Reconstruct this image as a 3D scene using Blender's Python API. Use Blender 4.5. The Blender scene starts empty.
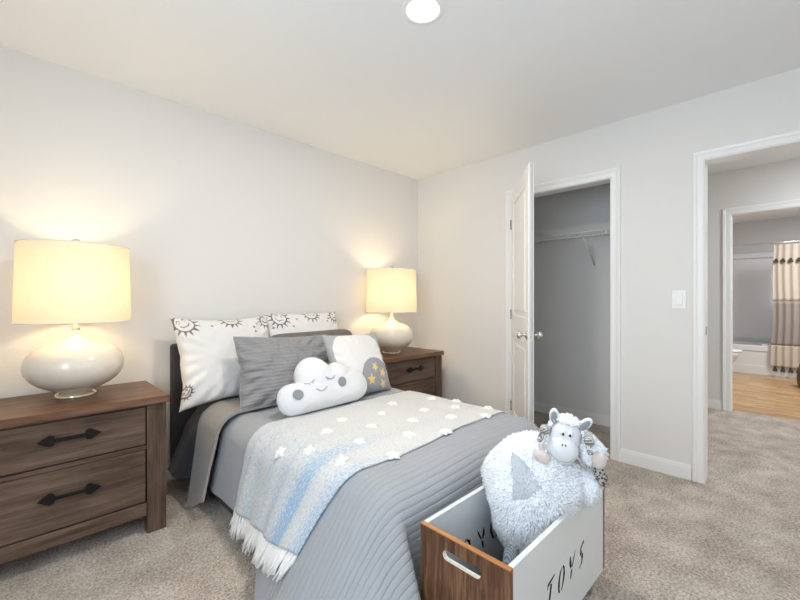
import bpy, bmesh, math, random
from mathutils import Vector, Matrix, noise
random.seed(7)
sc = bpy.context.scene
COL = sc.collection
PI = math.pi

# ------------------------------------------------------------------ camera
cam_d = bpy.data.cameras.new('camera'); cam = bpy.data.objects.new('camera', cam_d); COL.objects.link(cam)
cam.location = (-3.092, -2.819, 1.154)
cam.rotation_euler = (PI/2, 0, -PI/4)
cam_d.sensor_width = 36; cam_d.lens = 36*390/800; cam_d.clip_start = 0.02
sc.camera = cam

# ------------------------------------------------------------------ view, world, lights
sc.view_settings.view_transform = 'Standard'; sc.view_settings.look = 'None'
sc.view_settings.exposure = 0.13; sc.view_settings.gamma = 1.0; sc.view_settings.use_curve_mapping = False
sc.cycles.use_denoising = True
sc.cycles.max_bounces = 12; sc.cycles.diffuse_bounces = 8; sc.cycles.sample_clamp_indirect = 8
w = bpy.data.worlds.new('world'); sc.world = w; w.use_nodes = True
w.node_tree.nodes['Background'].inputs[0].default_value = (0.75, 0.87, 1, 1)
w.node_tree.nodes['Background'].inputs[1].default_value = 0.6

def area(name, loc, rot, sx, sy, power, color, spread=PI):
    d = bpy.data.lights.new(name, 'AREA'); d.shape = 'RECTANGLE'; d.size = sx; d.size_y = sy
    d.energy = power; d.color = color; d.spread = spread
    o = bpy.data.objects.new(name, d); o.location = loc; o.rotation_euler = rot; COL.objects.link(o); return o
# area lights for unseen windows: side daylight inferred, back one added as fill
area('daylight_side', (-3.98, -2.45, 1.5), (0, -PI/2-0.12, 0), 1.3, 1.4, 40, (0.70, 0.85, 1.0))
area('fill_back', (-2.0, -3.68, 1.5), (PI/2, 0, 0), 1.6, 1.3, 6, (0.80, 0.90, 1.0))
# unseen ceiling lights added for the hall and bathroom
area('hall_unseen_light', (1.2, -3.6, 2.49), (0, 0, 0), 0.35, 0.35, 26, (0.93, 0.97, 1.0))
area('bath_unseen_light', (3.9, -3.5, 2.49), (0, 0, 0), 0.6, 0.3, 46, (0.96, 0.98, 1.0))

# ------------------------------------------------------------------ materials
def nodemat(name):
    m = bpy.data.materials.new(name); m.use_nodes = True
    nt = m.node_tree; b = nt.nodes['Principled BSDF']
    return m, nt, b
def setv(b, **k):
    names = dict(rough='Roughness', metal='Metallic', coat='Coat Weight', coat_rough='Coat Roughness', sheen='Sheen Weight', trans='Transmission Weight', ior='IOR', spec='Specular IOR Level', sss='Subsurface Weight')
    for a, v in k.items(): b.inputs[names[a]].default_value = v
def coords(nt, kind='Object', scale=(1, 1, 1)):
    tc = nt.nodes.new('ShaderNodeTexCoord'); mp = nt.nodes.new('ShaderNodeMapping')
    mp.inputs['Scale'].default_value = scale
    nt.links.new(tc.outputs[kind], mp.inputs['Vector']); return mp.outputs['Vector']
def tex_noise(nt, vec, scale, detail=4, rough=0.55):
    n = nt.nodes.new('ShaderNodeTexNoise'); n.inputs['Scale'].default_value = scale
    n.inputs['Detail'].default_value = detail; n.inputs['Roughness'].default_value = rough
    nt.links.new(vec, n.inputs['Vector']); return n.outputs['Fac']
def ramp(nt, fac, stops):
    r = nt.nodes.new('ShaderNodeValToRGB'); e = r.color_ramp.elements
    while len(e) < len(stops): e.new(0.5)
    for i, (p, c) in enumerate(stops): e[i].position = p; e[i].color = (*c, 1)
    nt.links.new(fac, r.inputs['Fac']); return r.outputs['Color']
def bump(nt, b, h, strength=0.3, dist=0.01, prev=None):
    n = nt.nodes.new('ShaderNodeBump'); n.inputs['Strength'].default_value = strength; n.inputs['Distance'].default_value = dist
    nt.links.new(h, n.inputs['Height'])
    if prev: nt.links.new(prev, n.inputs['Normal'])
    nt.links.new(n.outputs['Normal'], b.inputs['Normal']); return n.outputs['Normal']
def mathn(nt, op, a, c=None):
    n = nt.nodes.new('ShaderNodeMath'); n.operation = op
    for i, v in enumerate((a, c)):
        if v is None: continue
        if isinstance(v, (int, float)): n.inputs[i].default_value = v
        else: nt.links.new(v, n.inputs[i])
    return n.outputs[0]

def plain(name, col, rough=0.5, nscale=60, nstr=0.05, var=0.04, **k):
    """one colour with a faint procedural variation and bump"""
    m, nt, b = nodemat(name); v = coords(nt)
    f = tex_noise(nt, v, nscale)
    lo = tuple(max(0, c*(1-var)) for c in col); hi = tuple(min(1, c*(1+var)) for c in col)
    nt.links.new(ramp(nt, f, [(0.3, lo), (0.7, hi)]), b.inputs['Base Color'])
    if nstr: bump(nt, b, f, nstr, 0.002)
    setv(b, rough=rough, **k); return m

def wood(name, dark, mid, light, axis='X', rough=0.5, scale=1.0):
    m, nt, b = nodemat(name)
    s = {'X': (0.9, 9, 9), 'Z': (9, 9, 0.9), 'Y': (9, 0.9, 9)}[axis]
    v = coords(nt, 'Object', tuple(q*scale for q in s))
    f = tex_noise(nt, v, 3.0, 6, 0.65)
    s2 = {'X': (2, 60, 60), 'Z': (60, 60, 2), 'Y': (60, 2, 60)}[axis]
    g = tex_noise(nt, coords(nt, 'Object', s2), 3.0, 3, 0.6)
    mx = mathn(nt, 'ADD', mathn(nt, 'MULTIPLY', f, 0.75), mathn(nt, 'MULTIPLY', g, 0.25))
    nt.links.new(ramp(nt, mx, [(0.36, dark), (0.5, mid), (0.64, light)]), b.inputs['Base Color'])
    bump(nt, b, g, 0.12, 0.002); setv(b, rough=rough, spec=0.28); return m

def fabric(name, col, rough=0.9, period=0.026, lines=0.0, wr=0.4, weave=900, var=0.05, kind='UV', wscale=(2.5, 9, 1), fade=False):
    """woven cloth; optional quilting lines every PERIOD metres of UV v, with drawn-up creases"""
    m, nt, b = nodemat(name); v = coords(nt, kind)
    f = tex_noise(nt, v, weave/3, 2)
    big = tex_noise(nt, coords(nt, kind, wscale), 5.0, 5, 0.6)
    h = mathn(nt, 'ADD', mathn(nt, 'MULTIPLY', f, 0.08), mathn(nt, 'MULTIPLY', big, wr))
    nt.links.new(ramp(nt, f, [(0.3, tuple(c*(1-var) for c in col)), (0.7, tuple(min(1, c*(1+var)) for c in col))]), b.inputs['Base Color'])
    if lines:
        sep = nt.nodes.new('ShaderNodeSeparateXYZ'); nt.links.new(v, sep.inputs[0])
        ph = mathn(nt, 'MULTIPLY', sep.outputs['Y'], PI/period)
        ph = mathn(nt, 'ADD', ph, mathn(nt, 'MULTIPLY', tex_noise(nt, coords(nt, kind), 6, 3), 0.45))
        s = mathn(nt, 'ABSOLUTE', mathn(nt, 'SINE', ph))
        s = mathn(nt, 'POWER', s, 0.45)
        if fade:     # the channels are pulled flat towards the head
            mr = nt.nodes.new('ShaderNodeMapRange'); nt.links.new(sep.outputs['Y'], mr.inputs[0])
            mr.inputs[1].default_value = -1.05; mr.inputs[2].default_value = -1.65; mr.inputs[3].default_value = 0.14; mr.inputs[4].default_value = 1.0
            s = mathn(nt, 'MULTIPLY', s, mr.outputs[0])
        h = mathn(nt, 'ADD', h, mathn(nt, 'MULTIPLY', s, lines))
    bump(nt, b, h, 0.8, 0.006)
    setv(b, rough=rough, sheen=0.15, spec=0.2); return m

M = {}
M['wall'] = plain('wall_paint', (0.775, 0.758, 0.735), 0.75, 220, 0.05, 0.006, spec=0.25)
M['ceiling'] = plain('ceiling_paint', (0.875, 0.88, 0.88), 0.9, 180, 0.06, 0.006, spec=0.15)
M['trim'] = plain('white_trim_paint', (0.86, 0.855, 0.84), 0.35, 90, 0.01, 0.005)
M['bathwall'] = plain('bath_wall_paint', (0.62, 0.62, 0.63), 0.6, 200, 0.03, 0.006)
M['closetwall'] = plain('closet_wall_paint', (0.80, 0.79, 0.77), 0.75, 200, 0.03, 0.006)
def carpet():
    m, nt, b = nodemat('carpet'); v = coords(nt)
    a = tex_noise(nt, v, 85, 4, 0.8); c = tex_noise(nt, v, 6, 3, 0.6); e = tex_noise(nt, v, 1.6, 2)
    vo = nt.nodes.new('ShaderNodeTexVoronoi'); vo.inputs['Scale'].default_value = 150; nt.links.new(v, vo.inputs['Vector'])
    mix = mathn(nt, 'ADD', mathn(nt, 'MULTIPLY', a, 0.66), mathn(nt, 'ADD', mathn(nt, 'MULTIPLY', c, 0.24), mathn(nt, 'MULTIPLY', e, 0.1)))
    nt.links.new(ramp(nt, mix, [(0.39, (0.26, 0.20, 0.15)), (0.5, (0.56, 0.475, 0.395)), (0.61, (0.84, 0.755, 0.66))]), b.inputs['Base Color'])
    h = mathn(nt, 'ADD', a, mathn(nt, 'MULTIPLY', vo.outputs['Distance'], 0.6))
    bump(nt, b, mathn(nt, 'ADD', h, mathn(nt, 'MULTIPLY', c, 0.8)), 0.9, 0.012)
    setv(b, rough=1.0, spec=0.05, sheen=0.2); return m
M['carpet'] = carpet()
def vinyl():
    m, nt, b = nodemat('wood_look_vinyl'); v = coords(nt)
    v.node.inputs['Rotation'].default_value = (0, 0, PI/2)
    br = nt.nodes.new('ShaderNodeTexBrick'); nt.links.new(v, br.inputs['Vector'])
    br.inputs['Scale'].default_value = 1.0; br.inputs['Brick Width'].default_value = 0.3; br.inputs['Row Height'].default_value = 0.06
    br.inputs['Mortar Size'].default_value = 0.002; br.inputs['Color1'].default_value = (0.36, 0.205, 0.085, 1); br.inputs['Color2'].default_value = (0.60, 0.39, 0.19, 1)
    br.inputs['Mortar'].default_value = (0.42, 0.25, 0.11, 1)
    g = tex_noise(nt, coords(nt, 'Object', (30, 5, 1)), 3, 5)
    mx = nt.nodes.new('ShaderNodeMixRGB'); mx.blend_type = 'OVERLAY'; mx.inputs['Fac'].default_value = 0.5
    nt.links.new(br.outputs['Color'], mx.inputs[1]); nt.links.new(ramp(nt, g, [(0.3, (0.3, 0.3, 0.3)), (0.7, (0.7, 0.7, 0.7))]), mx.inputs[2])
    nt.links.new(mx.outputs[0], b.inputs['Base Color']); setv(b, rough=0.32); return m
M['vinyl'] = vinyl()
M['wood'] = wood('weathered_brown_wood', (0.062, 0.038, 0.025), (0.118, 0.075, 0.052), (0.185, 0.125, 0.090), 'X', 0.5)
M['wood_v'] = wood('weathered_brown_wood_upright', (0.062, 0.038, 0.025), (0.118, 0.075, 0.052), (0.185, 0.125, 0.090), 'Z', 0.5)
M['wood_top'] = wood('reddish_brown_wood', (0.085, 0.038, 0.022), (0.150, 0.074, 0.044), (0.225, 0.125, 0.080), 'X', 0.38)
M['walnut'] = wood('walnut', (0.045, 0.020, 0.010), (0.12, 0.055, 0.028), (0.26, 0.135, 0.072), 'Z', 0.4, 1.6)
M['walnut_edge'] = wood('orange_wood_edge', (0.30, 0.12, 0.04), (0.42, 0.18, 0.065), (0.52, 0.25, 0.1), 'Y', 0.4)
M['gap'] = plain('gap_shade', (0.02, 0.014, 0.011), 0.8)  # near-black standing in for shade in gaps and recesses
M['black_iron'] = plain('black_iron', (0.010, 0.009, 0.009), 0.55, 200, 0.2, 0.2, spec=0.2)
M['ceramic'] = plain('cream_glazed_ceramic', (0.75, 0.68, 0.575), 0.2, 8, 0, 0.02, coat=0.5, coat_rough=0.05)
M['chrome'] = plain('brushed_nickel', (0.72, 0.70, 0.67), 0.22, 300, 0, 0.03, metal=1.0)
M['gold'] = plain('gilt_foot', (0.80, 0.70, 0.50), 0.15, 300, 0, 0.03, metal=0.6, coat=0.5)
M['steel'] = plain('dull_steel', (0.42, 0.41, 0.40), 0.35, 300, 0, 0.05, metal=0.9)
M['plastic'] = plain('white_plastic', (0.86, 0.86, 0.84), 0.3, 30, 0, 0.005)
M['wire'] = plain('white_coated_wire', (0.85, 0.85, 0.83), 0.35, 30, 0, 0.005)
M['porcelain'] = plain('white_porcelain', (0.80, 0.81, 0.82), 0.3, 10, 0, 0.004, coat=0.1)
M['tub'] = plain('tub_acrylic', (0.80, 0.82, 0.84), 0.14, 10, 0, 0.004, coat=0.4)
M['surround'] = plain('tub_surround_panel', (0.74, 0.76, 0.78), 0.16, 10, 0, 0.01, coat=0.4)
M['quilt'] = fabric('grey_blue_quilted_cotton', (0.332, 0.345, 0.366), 0.85, 0.026, 0.6, 0.6, fade=True)
M['quilt_back'] = fabric('greige_quilt_reverse', (0.285, 0.265, 0.25), 0.9, 0.012, 0.3, 0.7)
M['sham'] = fabric('grey_quilted_sham', (0.290, 0.285, 0.290), 0.85, 0.022, 0.8, 0.8)
M['sham_dark'] = fabric('taupe_sham', (0.17, 0.150, 0.138), 0.85, 0.022, 0.25, 0.4)
M['slate'] = fabric('dark_slate_cloth', (0.062, 0.066, 0.082), 0.9, 0.02, 0, 0.5)
M['charcoal'] = plain('charcoal_upholstery', (0.050, 0.046, 0.050), 0.85, 400, 0.2, 0.15)
M['mattress'] = fabric('white_ticking', (0.75, 0.75, 0.74), 0.9)
M['white_cotton'] = fabric('white_cotton', (0.76, 0.745, 0.73), 0.85, 0.02, 0, 0.35, 900, 0.01)
M['print'] = plain('dark_brown_print', (0.19, 0.155, 0.14), 0.9)
M['plush'] = plain('white_plush', (0.71, 0.715, 0.73), 0.95, 350, 0.5, 0.02, sheen=0.4, spec=0.1)
M['plush_grey'] = plain('grey_felt', (0.26, 0.26, 0.27), 0.95, 350, 0.3, 0.05)
M['stitch'] = plain('taupe_stitching', (0.42, 0.39, 0.38), 0.9)
M['grey_cotton'] = fabric('grey_cotton', (0.40, 0.40, 0.40), 0.9, 0.02, 0, 0.2)
M['blue_grey'] = fabric('blue_grey_cotton', (0.33, 0.33, 0.36), 0.9, 0.02, 0, 0.2)
M['yellow'] = plain('yellow_star_print', (0.80, 0.58, 0.22), 0.9)
M['fur'] = plain('white_wool', (0.93, 0.94, 0.96), 0.95, 50, 0, 0.02, sheen=0.5)
M['fur_core'] = plain('white_wool_base', (0.88, 0.89, 0.92), 0.95, 120, 0.5, 0.02)
M['greypatch'] = plain('silver_grey_plush', (0.50, 0.53, 0.56), 0.95, 300, 0.4, 0.06, sheen=0.4)
M['hoof'] = plain('beige_suede', (0.60, 0.53, 0.49), 0.9, 300, 0.2, 0.05)
M['stripe'] = None
def striped(name, c1, c2, scale):
    m, nt, b = nodemat(name); v = coords(nt)
    wv = nt.nodes.new('ShaderNodeTexWave'); wv.inputs['Scale'].default_value = scale; wv.inputs['Distortion'].default_value = 1.5; nt.links.new(v, wv.inputs['Vector'])
    nt.links.new(ramp(nt, wv.outputs['Fac'], [(0.35, c1), (0.65, c2)]), b.inputs['Base Color']); setv(b, rough=0.9); return m
M['horn'] = striped('striped_horn_cloth', (0.20, 0.19, 0.19), (0.62, 0.60, 0.58), 38)
M['sock'] = striped('striped_leg_cloth', (0.25, 0.28, 0.31), (0.50, 0.54, 0.58), 60)
def leopard():
    m, nt, b = nodemat('spotted_dark_cloth'); v = coords(nt)
    vo = nt.nodes.new('ShaderNodeTexVoronoi'); vo.inputs['Scale'].default_value = 110; nt.links.new(v, vo.inputs['Vector'])
    nt.links.new(ramp(nt, vo.outputs['Distance'], [(0.35, (0.035, 0.03, 0.03)), (0.6, (0.42, 0.38, 0.34))]), b.inputs['Base Color']); setv(b, rough=0.9); return m
M['leopard'] = leopard()
M['box_white'] = plain('pale_grey_laminate', (0.70, 0.72, 0.72), 0.35, 40, 0, 0.006)
M['box_edge'] = plain('cream_edge', (0.80, 0.76, 0.66), 0.5, 40, 0, 0.02)
M['leg_grey'] = plain('greige_leg', (0.42, 0.38, 0.34), 0.5, 40, 0, 0.05)
M['curtain_cream'] = fabric('cream_cotton', (0.62, 0.55, 0.47), 0.9, 0.02, 0, 0.1)
M['curtain_taupe'] = fabric('taupe_cotton', (0.36, 0.325, 0.29), 0.9, 0.02, 0, 0.1)
M['tassel_brown'] = plain('dark_brown_yarn', (0.06, 0.045, 0.035), 0.95)
M['basket'] = plain('brown_woven_fibre', (0.13, 0.085, 0.055), 0.8, 120, 0.6, 0.4)
def throwmat():
    m, nt, b = nodemat('cream_blue_woven_throw'); v = coords(nt, 'UV')
    sep = nt.nodes.new('ShaderNodeSeparateXYZ'); nt.links.new(v, sep.inputs[0])
    # blue bands run the length of the throw (constant v), broken up by weft noise
    band = nt.nodes.new('ShaderNodeValToRGB'); e = band.color_ramp.elements
    stops = [(0, .62), (.04, .40), (.10, .68), (.14, .38), (.24, .58), (.30, .30), (.42, .55), (.46, .35), (.56, .65), (.60, .35), (.68, .6), (.72, .9), (.79, .95), (.82, .45), (.89, .30), (.96, .7), (1, .75)]
    while len(e) < len(stops): e.new(0.5)
    for i, (p, c) in enumerate(stops): e[i].position = p; e[i].color = (c, c, c, 1)
    nt.links.new(sep.outputs['Y'], band.inputs['Fac'])
    along = nt.nodes.new('ShaderNodeMapRange'); along.inputs[1].default_value = 0.42; along.inputs[2].default_value = 0.10
    along.inputs[3].default_value = 0.30; along.inputs[4].default_value = 1.0
    nt.links.new(sep.outputs['X'], along.inputs[0])
    cells = tex_noise(nt, coords(nt, 'UV', (110, 105, 1)), 1.0, 2, 0.8)
    amt = mathn(nt, 'MULTIPLY', band.outputs['Color'], along.outputs[0])
    f = mathn(nt, 'MULTIPLY', mathn(nt, 'SUBTRACT', mathn(nt, 'ADD', mathn(nt, 'MULTIPLY', amt, 0.24), cells), 0.55), 6)
    mx = nt.nodes.new('ShaderNodeMixRGB'); nt.links.new(f, mx.inputs['Fac'])
    mx.use_clamp = True
    cl = nt.nodes.new('ShaderNodeClamp'); nt.links.new(f, cl.inputs[0]); nt.links.new(cl.outputs[0], mx.inputs['Fac'])
    sh = ramp(nt, tex_noise(nt, coords(nt, 'UV', (300, 200, 1)), 1.0, 2), [(0.3, (0.56, 0.55, 0.53)), (0.62, (0.72, 0.71, 0.69))])
    nt.links.new(sh, mx.inputs[1])
    mx2 = nt.nodes.new('ShaderNodeMixRGB'); nt.links.new(amt, mx2.inputs['Fac']); mx2.inputs[1].default_value = (0.52, 0.54, 0.56, 1); mx2.inputs[2].default_value = (0.24, 0.42, 0.63, 1)
    nt.links.new(mx2.outputs[0], mx.inputs[2])
    nt.links.new(mx.outputs[0], b.inputs['Base Color'])
    bump(nt, b, cells, 0.8, 0.006); setv(b, rough=0.95, sheen=0.2, spec=0.1); return m
M['throw'] = throwmat()
M['yarn'] = plain('off_white_yarn', (0.78, 0.77, 0.745), 0.95, 300, 0.5, 0.05)
def shade_mat():
    m = bpy.data.materials.new('linen_lamp_shade'); m.use_nodes = True; nt = m.node_tree
    for n in list(nt.nodes): nt.nodes.remove(n)
    out = nt.nodes.new('ShaderNodeOutputMaterial'); d = nt.nodes.new('ShaderNodeBsdfDiffuse'); t = nt.nodes.new('ShaderNodeBsdfTranslucent'); mx = nt.nodes.new('ShaderNodeMixShader')
    v = coords(nt, 'Object', (1, 1, 1)); f = tex_noise(nt, v, 120, 3)
    c = ramp(nt, f, [(0.3, (0.70, 0.64, 0.52)), (0.7, (0.74, 0.68, 0.56))])
    nt.links.new(c, d.inputs[0]); nt.links.new(c, t.inputs[0]); mx.inputs[0].default_value = 0.30
    nt.links.new(d.outputs[0], mx.inputs[1]); nt.links.new(t.outputs[0], mx.inputs[2]); nt.links.new(mx.outputs[0], out.inputs[0]); return m
M['shade'] = shade_mat()
def emis(name, col, s):
    m, nt, b = nodemat(name); b.inputs['Emission Color'].default_value = (*col, 1); b.inputs['Emission Strength'].default_value = s
    b.inputs['Base Color'].default_value = (*col, 1); return m
M['lens'] = emis('lit_lens', (1, 0.97, 0.92), 14)
M['bulb'] = emis('lit_bulb', (1, 0.80, 0.52), 5)

# ------------------------------------------------------------------ mesh helpers
class MB:
    def __init__(s): s.v = []; s.f = []; s.m = []; s.uv = []; s.smooth = []
    def add(s, verts, faces, mat=0, smooth=False, uvs=None, xf=None):
        o = len(s.v); s.v += [tuple(xf @ Vector(p)) if xf else tuple(p) for p in verts]
        for i, f in enumerate(faces):
            s.f.append(tuple(o+k for k in f)); s.m.append(mat[i] if isinstance(mat, list) else mat); s.smooth.append(smooth)
            s.uv.append([uvs[k] for k in f] if uvs else None)
        return s
    def bm(s, bm, mat=0, smooth=False, xf=None):
        bm.verts.index_update()
        s.add([v.co[:] for v in bm.verts], [[v.index for v in f.verts] for f in bm.faces], mat, smooth, None, xf); bm.free(); return s
    def box(s, c, d, bev=0.0, mat=0, seg=1, xf=None):
        bm = bmesh.new(); bmesh.ops.create_cube(bm, size=1.0)
        for v in bm.verts: v.co = Vector((v.co.x*d[0]+c[0], v.co.y*d[1]+c[1], v.co.z*d[2]+c[2]))
        if bev > 0: bmesh.ops.bevel(bm, geom=bm.edges[:], offset=min(bev, min(d)*0.45), segments=seg, profile=0.5, affect='EDGES', clamp_overlap=True)
        return s.bm(bm, mat, False, xf)
    def span(s, x0, x1, y0, y1, z0, z1, bev=0.0, mat=0, seg=1):
        return s.box(((x0+x1)/2, (y0+y1)/2, (z0+z1)/2), (abs(x1-x0), abs(y1-y0), abs(z1-z0)), bev, mat, seg)
    def lathe(s, prof, seg=48, c=(0, 0, 0), mat=0, sy=1.0, sx=1.0, xf=None, caps=True):
        vs = []; fs = []; n = len(prof)
        for i in range(seg):
            a = 2*PI*i/seg
            for r, z in prof: vs.append((c[0]+sx*r*math.cos(a), c[1]+sy*r*math.sin(a), c[2]+z))
        for i in range(seg):
            j = (i+1) % seg
            for k in range(n-1): fs.append((i*n+k, j*n+k, j*n+k+1, i*n+k+1))
        if caps:
            if prof[0][0] > 1e-5: fs.append(tuple(i*n for i in reversed(range(seg))))
            if prof[-1][0] > 1e-5: fs.append(tuple(i*n+n-1 for i in range(seg)))
        return s.add(vs, fs, mat, True, None, xf)
    def tube(s, pts, r, seg=10, mat=0, xf=None):
        pts = [Vector(p) for p in pts]; rs = r if isinstance(r, (list, tuple)) else [r]*len(pts)
        vs = []; fs = []; up = None
        for i, p in enumerate(pts):
            t = (pts[min(i+1, len(pts)-1)]-pts[max(i-1, 0)]).normalized()
            if up is None: up = Vector((0, 0, 1)) if abs(t.z) < 0.9 else Vector((1, 0, 0))
            a = t.cross(up).normalized(); b = a.cross(t); up = b
            for k in range(seg):
                q = 2*PI*k/seg; vs.append(tuple(p+(a*math.cos(q)+b*math.sin(q))*rs[i]))
        for i in range(len(pts)-1):
            for k in range(seg):
                l = (k+1) % seg; fs.append((i*seg+k, i*seg+l, (i+1)*seg+l, (i+1)*seg+k))
        fs.append(tuple(reversed(range(seg)))); fs.append(tuple((len(pts)-1)*seg+k for k in range(seg)))
        return s.add(vs, fs, mat, True, None, xf)
    def ball(s, c, r, mat=0, xf=None, u=24, v=14):
        rr = r if isinstance(r, (tuple, list)) else (r, r, r)
        bm = bmesh.new(); bmesh.ops.create_uvsphere(bm, u_segments=u, v_segments=v, radius=1.0)
        for q in bm.verts: q.co = Vector((q.co.x*rr[0]+c[0], q.co.y*rr[1]+c[1], q.co.z*rr[2]+c[2]))
        return s.bm(bm, mat, True, xf)
    def grid(s, fn, nu, nv, mat=0, smooth=True, uv=None, wrapu=False, flip=False, matfn=None):
        vs = []; uvs = []; fs = []; ms = []
        for i in range(nu+1):
            for j in range(nv+1):
                a, b = i/nu, j/nv; vs.append(tuple(fn(a, b))); uvs.append(uv(a, b) if uv else (a, b))
        for i in range(nu):
            for j in range(nv):
                q = (i*(nv+1)+j, (i+1)*(nv+1)+j, (i+1)*(nv+1)+j+1, i*(nv+1)+j+1)
                fs.append(tuple(reversed(q)) if flip else q); ms.append(matfn((i+.5)/nu, (j+.5)/nv) if matfn else mat)
        return s.add(vs, fs, ms, smooth, uvs)
    def mesh(s, name, mats):
        me = bpy.data.meshes.new(name); me.from_pydata(s.v, [], s.f)
        for m in (mats if isinstance(mats, (list, tuple)) else [mats]): me.materials.append(M[m] if isinstance(m, str) else m)
        me.polygons.foreach_set('material_index', s.m); me.polygons.foreach_set('use_smooth', s.smooth)
        if any(s.uv):
            ul = me.uv_layers.new(name='UVMap'); k = 0
            for f, u in zip(s.f, s.uv):
                for c in range(len(f)):
                    if u: ul.data[k].uv = u[c]
                    k += 1
        me.update(); return me
    def build(s, name, mats, parent=None, loc=None, label=None):
        me = s.mesh(name, mats); o = bpy.data.objects.new(name, me); COL.objects.link(o)
        if parent: o.parent = parent
        if loc: o.location = loc
        if label: o['label'] = label
        return o

def tag(o, label, cat, group=None):
    o['label'] = label; o['category'] = cat
    if group: o['group'] = group
    return o
def thing(name, label, cat, loc=(0, 0, 0), rz=0, group=None):
    o = bpy.data.objects.new(name, None); o.empty_display_size = 0.1; COL.objects.link(o)
    o.location = loc; o.rotation_euler = (0, 0, rz); return tag(o, label, cat, group)
def struct(name, mb, mats, parent=None):
    o = mb.build(name, mats, parent)
    if parent is None: o['kind'] = 'structure'
    return o
def dup(root, loc, rz=0, label=None):
    def cp(o, par):
        c = o.copy(); COL.objects.link(c); c.parent = par
        for ch in o.children: cp(ch, c)
        return c
    r = cp(root, None); r.location = loc; r.rotation_euler = (0, 0, rz)
    if label: r['label'] = label
    return r
def boolean_cut(me, cutter_mb, mats):
    a = bpy.data.objects.new('tmp_a', me); b = bpy.data.objects.new('tmp_b', cutter_mb.mesh('tmp', mats))
    COL.objects.link(a); COL.objects.link(b)
    md = a.modifiers.new('b', 'BOOLEAN'); md.operation = 'DIFFERENCE'; md.object = b; md.solver = 'EXACT'; md.use_self = True
    dg = bpy.context.evaluated_depsgraph_get()
    out = bpy.data.meshes.new_from_object(a.evaluated_get(dg))
    bpy.data.objects.remove(a); bpy.data.objects.remove(b)
    return out

# ------------------------------------------------------------------ room shell
H = 2.44; T = 0.11
CO0, CO1, COT = -1.897, -1.118, 2.042      # closet opening
DO0, DO1, DOT = -3.245, -2.437, 2.035      # bedroom door opening
WX, WY = -3.9, -3.55                       # side and back walls
HX = 2.20; BX = 5.85                       # hall far wall, bathroom far wall
struct('floor', MB().span(WX-T, HX+T/2, -4.6, 0.1, -0.05, 0), 'carpet')
struct('floor.001', MB().span(HX+T/2, BX+0.1, -4.6, -1.5, -0.05, 0.001), 'vinyl')
struct('ceiling', MB().span(WX-T, T, WY-T, T, H, H+0.1), 'ceiling')
struct('ceiling.001', MB().span(T, BX+0.1, -4.6, 0.1, 2.50, 2.6), 'ceiling')
struct('wall_left', MB().span(WX-T, T, 0, T, 0, H), 'wall')
mb = MB()
mb.span(0, T, CO1, 0.0, 0, H); mb.span(0, T, DO1, CO0, 0, H); mb.span(0, T, WY-T, DO0, 0, H)
mb.span(0, T, CO0, CO1, COT, H); mb.span(0, T, DO0, DO1, DOT, H); mb.span(0, T, -4.6, 0.0, H, 2.55)
struct('wall_right', mb, 'wall')
# wall with the side window (x = WX)
wy0, wy1, wz0, wz1 = -3.15, -1.75, 0.85, 2.15
mb = MB(); mb.span(WX-T, WX, WY-T, wy0, 0, H); mb.span(WX-T, WX, wy1, 0, 0, H); mb.span(WX-T, WX, wy0, wy1, 0, wz0); mb.span(WX-T, WX, wy0, wy1, wz1, H)
struct('wall_side', mb, 'wall')
mb = MB(); mb.span(WX-T, -2.8, WY-T, WY, 0, H); mb.span(-1.2, 0, WY-T, WY, 0, H); mb.span(-2.8, -1.2, WY-T, WY, 0, wz0); mb.span(-2.8, -1.2, WY-T, WY, wz1, H)
struct('wall_back', mb, 'wall')
def win(n, ax, a0, a1, p):
    m = MB()
    def bar(u0, u1, z0, z1):
        if ax == 'y': m.span(p-0.07, p-0.03, u0, u1, z0, z1)
        else: m.span(u0, u1, p-0.07, p-0.03, z0, z1)
    bar(a0, a1, wz0, wz0+0.05); bar(a0, a1, wz1-0.05, wz1); bar(a0, a0+0.05, wz0, wz1); bar(a1-0.05, a1, wz0, wz1); bar(a0, a1, 1.48, 1.52)
    struct('unseen_window_%d' % n, m, 'trim')
win(1, 'y', wy0, wy1, WX); win(2, 'x', -2.8, -1.2, WY)  # both unseen behind the camera; the back one is added for fill light

# closet
CB = 0.775
struct('wall_closet_back', MB().span(CB, CB+0.1, -2.2, -0.25, 0, 2.5), 'closetwall')
struct('wall_closet_left', MB().span(T, CB, -0.35, -0.25, 0, 2.5), 'closetwall')
struct('wall_closet_right', MB().span(T, CB, -2.2, -2.1, 0, 2.5), 'closetwall')
# hall far wall with the bathroom opening
BO1, BO0 = -2.386, -3.16
mb = MB(); mb.span(HX, HX+T, BO1, 0.1, 0, 2.55); mb.span(HX, HX+T, -4.6, BO0, 0, 2.55); mb.span(HX, HX+T, BO0, BO1, 2.04, 2.55)
struct('wall_hall', mb, 'wall')
struct('wall_hall_left', MB().span(T, HX, 0.0, 0.1, 0, 2.55), 'wall')
struct('wall_hall_right', MB().span(T, HX, -4.7, -4.6, 0, 2.55), 'wall')
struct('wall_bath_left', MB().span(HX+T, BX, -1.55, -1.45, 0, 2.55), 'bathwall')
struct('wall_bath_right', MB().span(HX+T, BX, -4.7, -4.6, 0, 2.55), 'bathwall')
struct('wall_bath_back', MB().span(BX, BX+0.1, -4.7, -1.45, 0, 2.55), 'bathwall')

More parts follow.
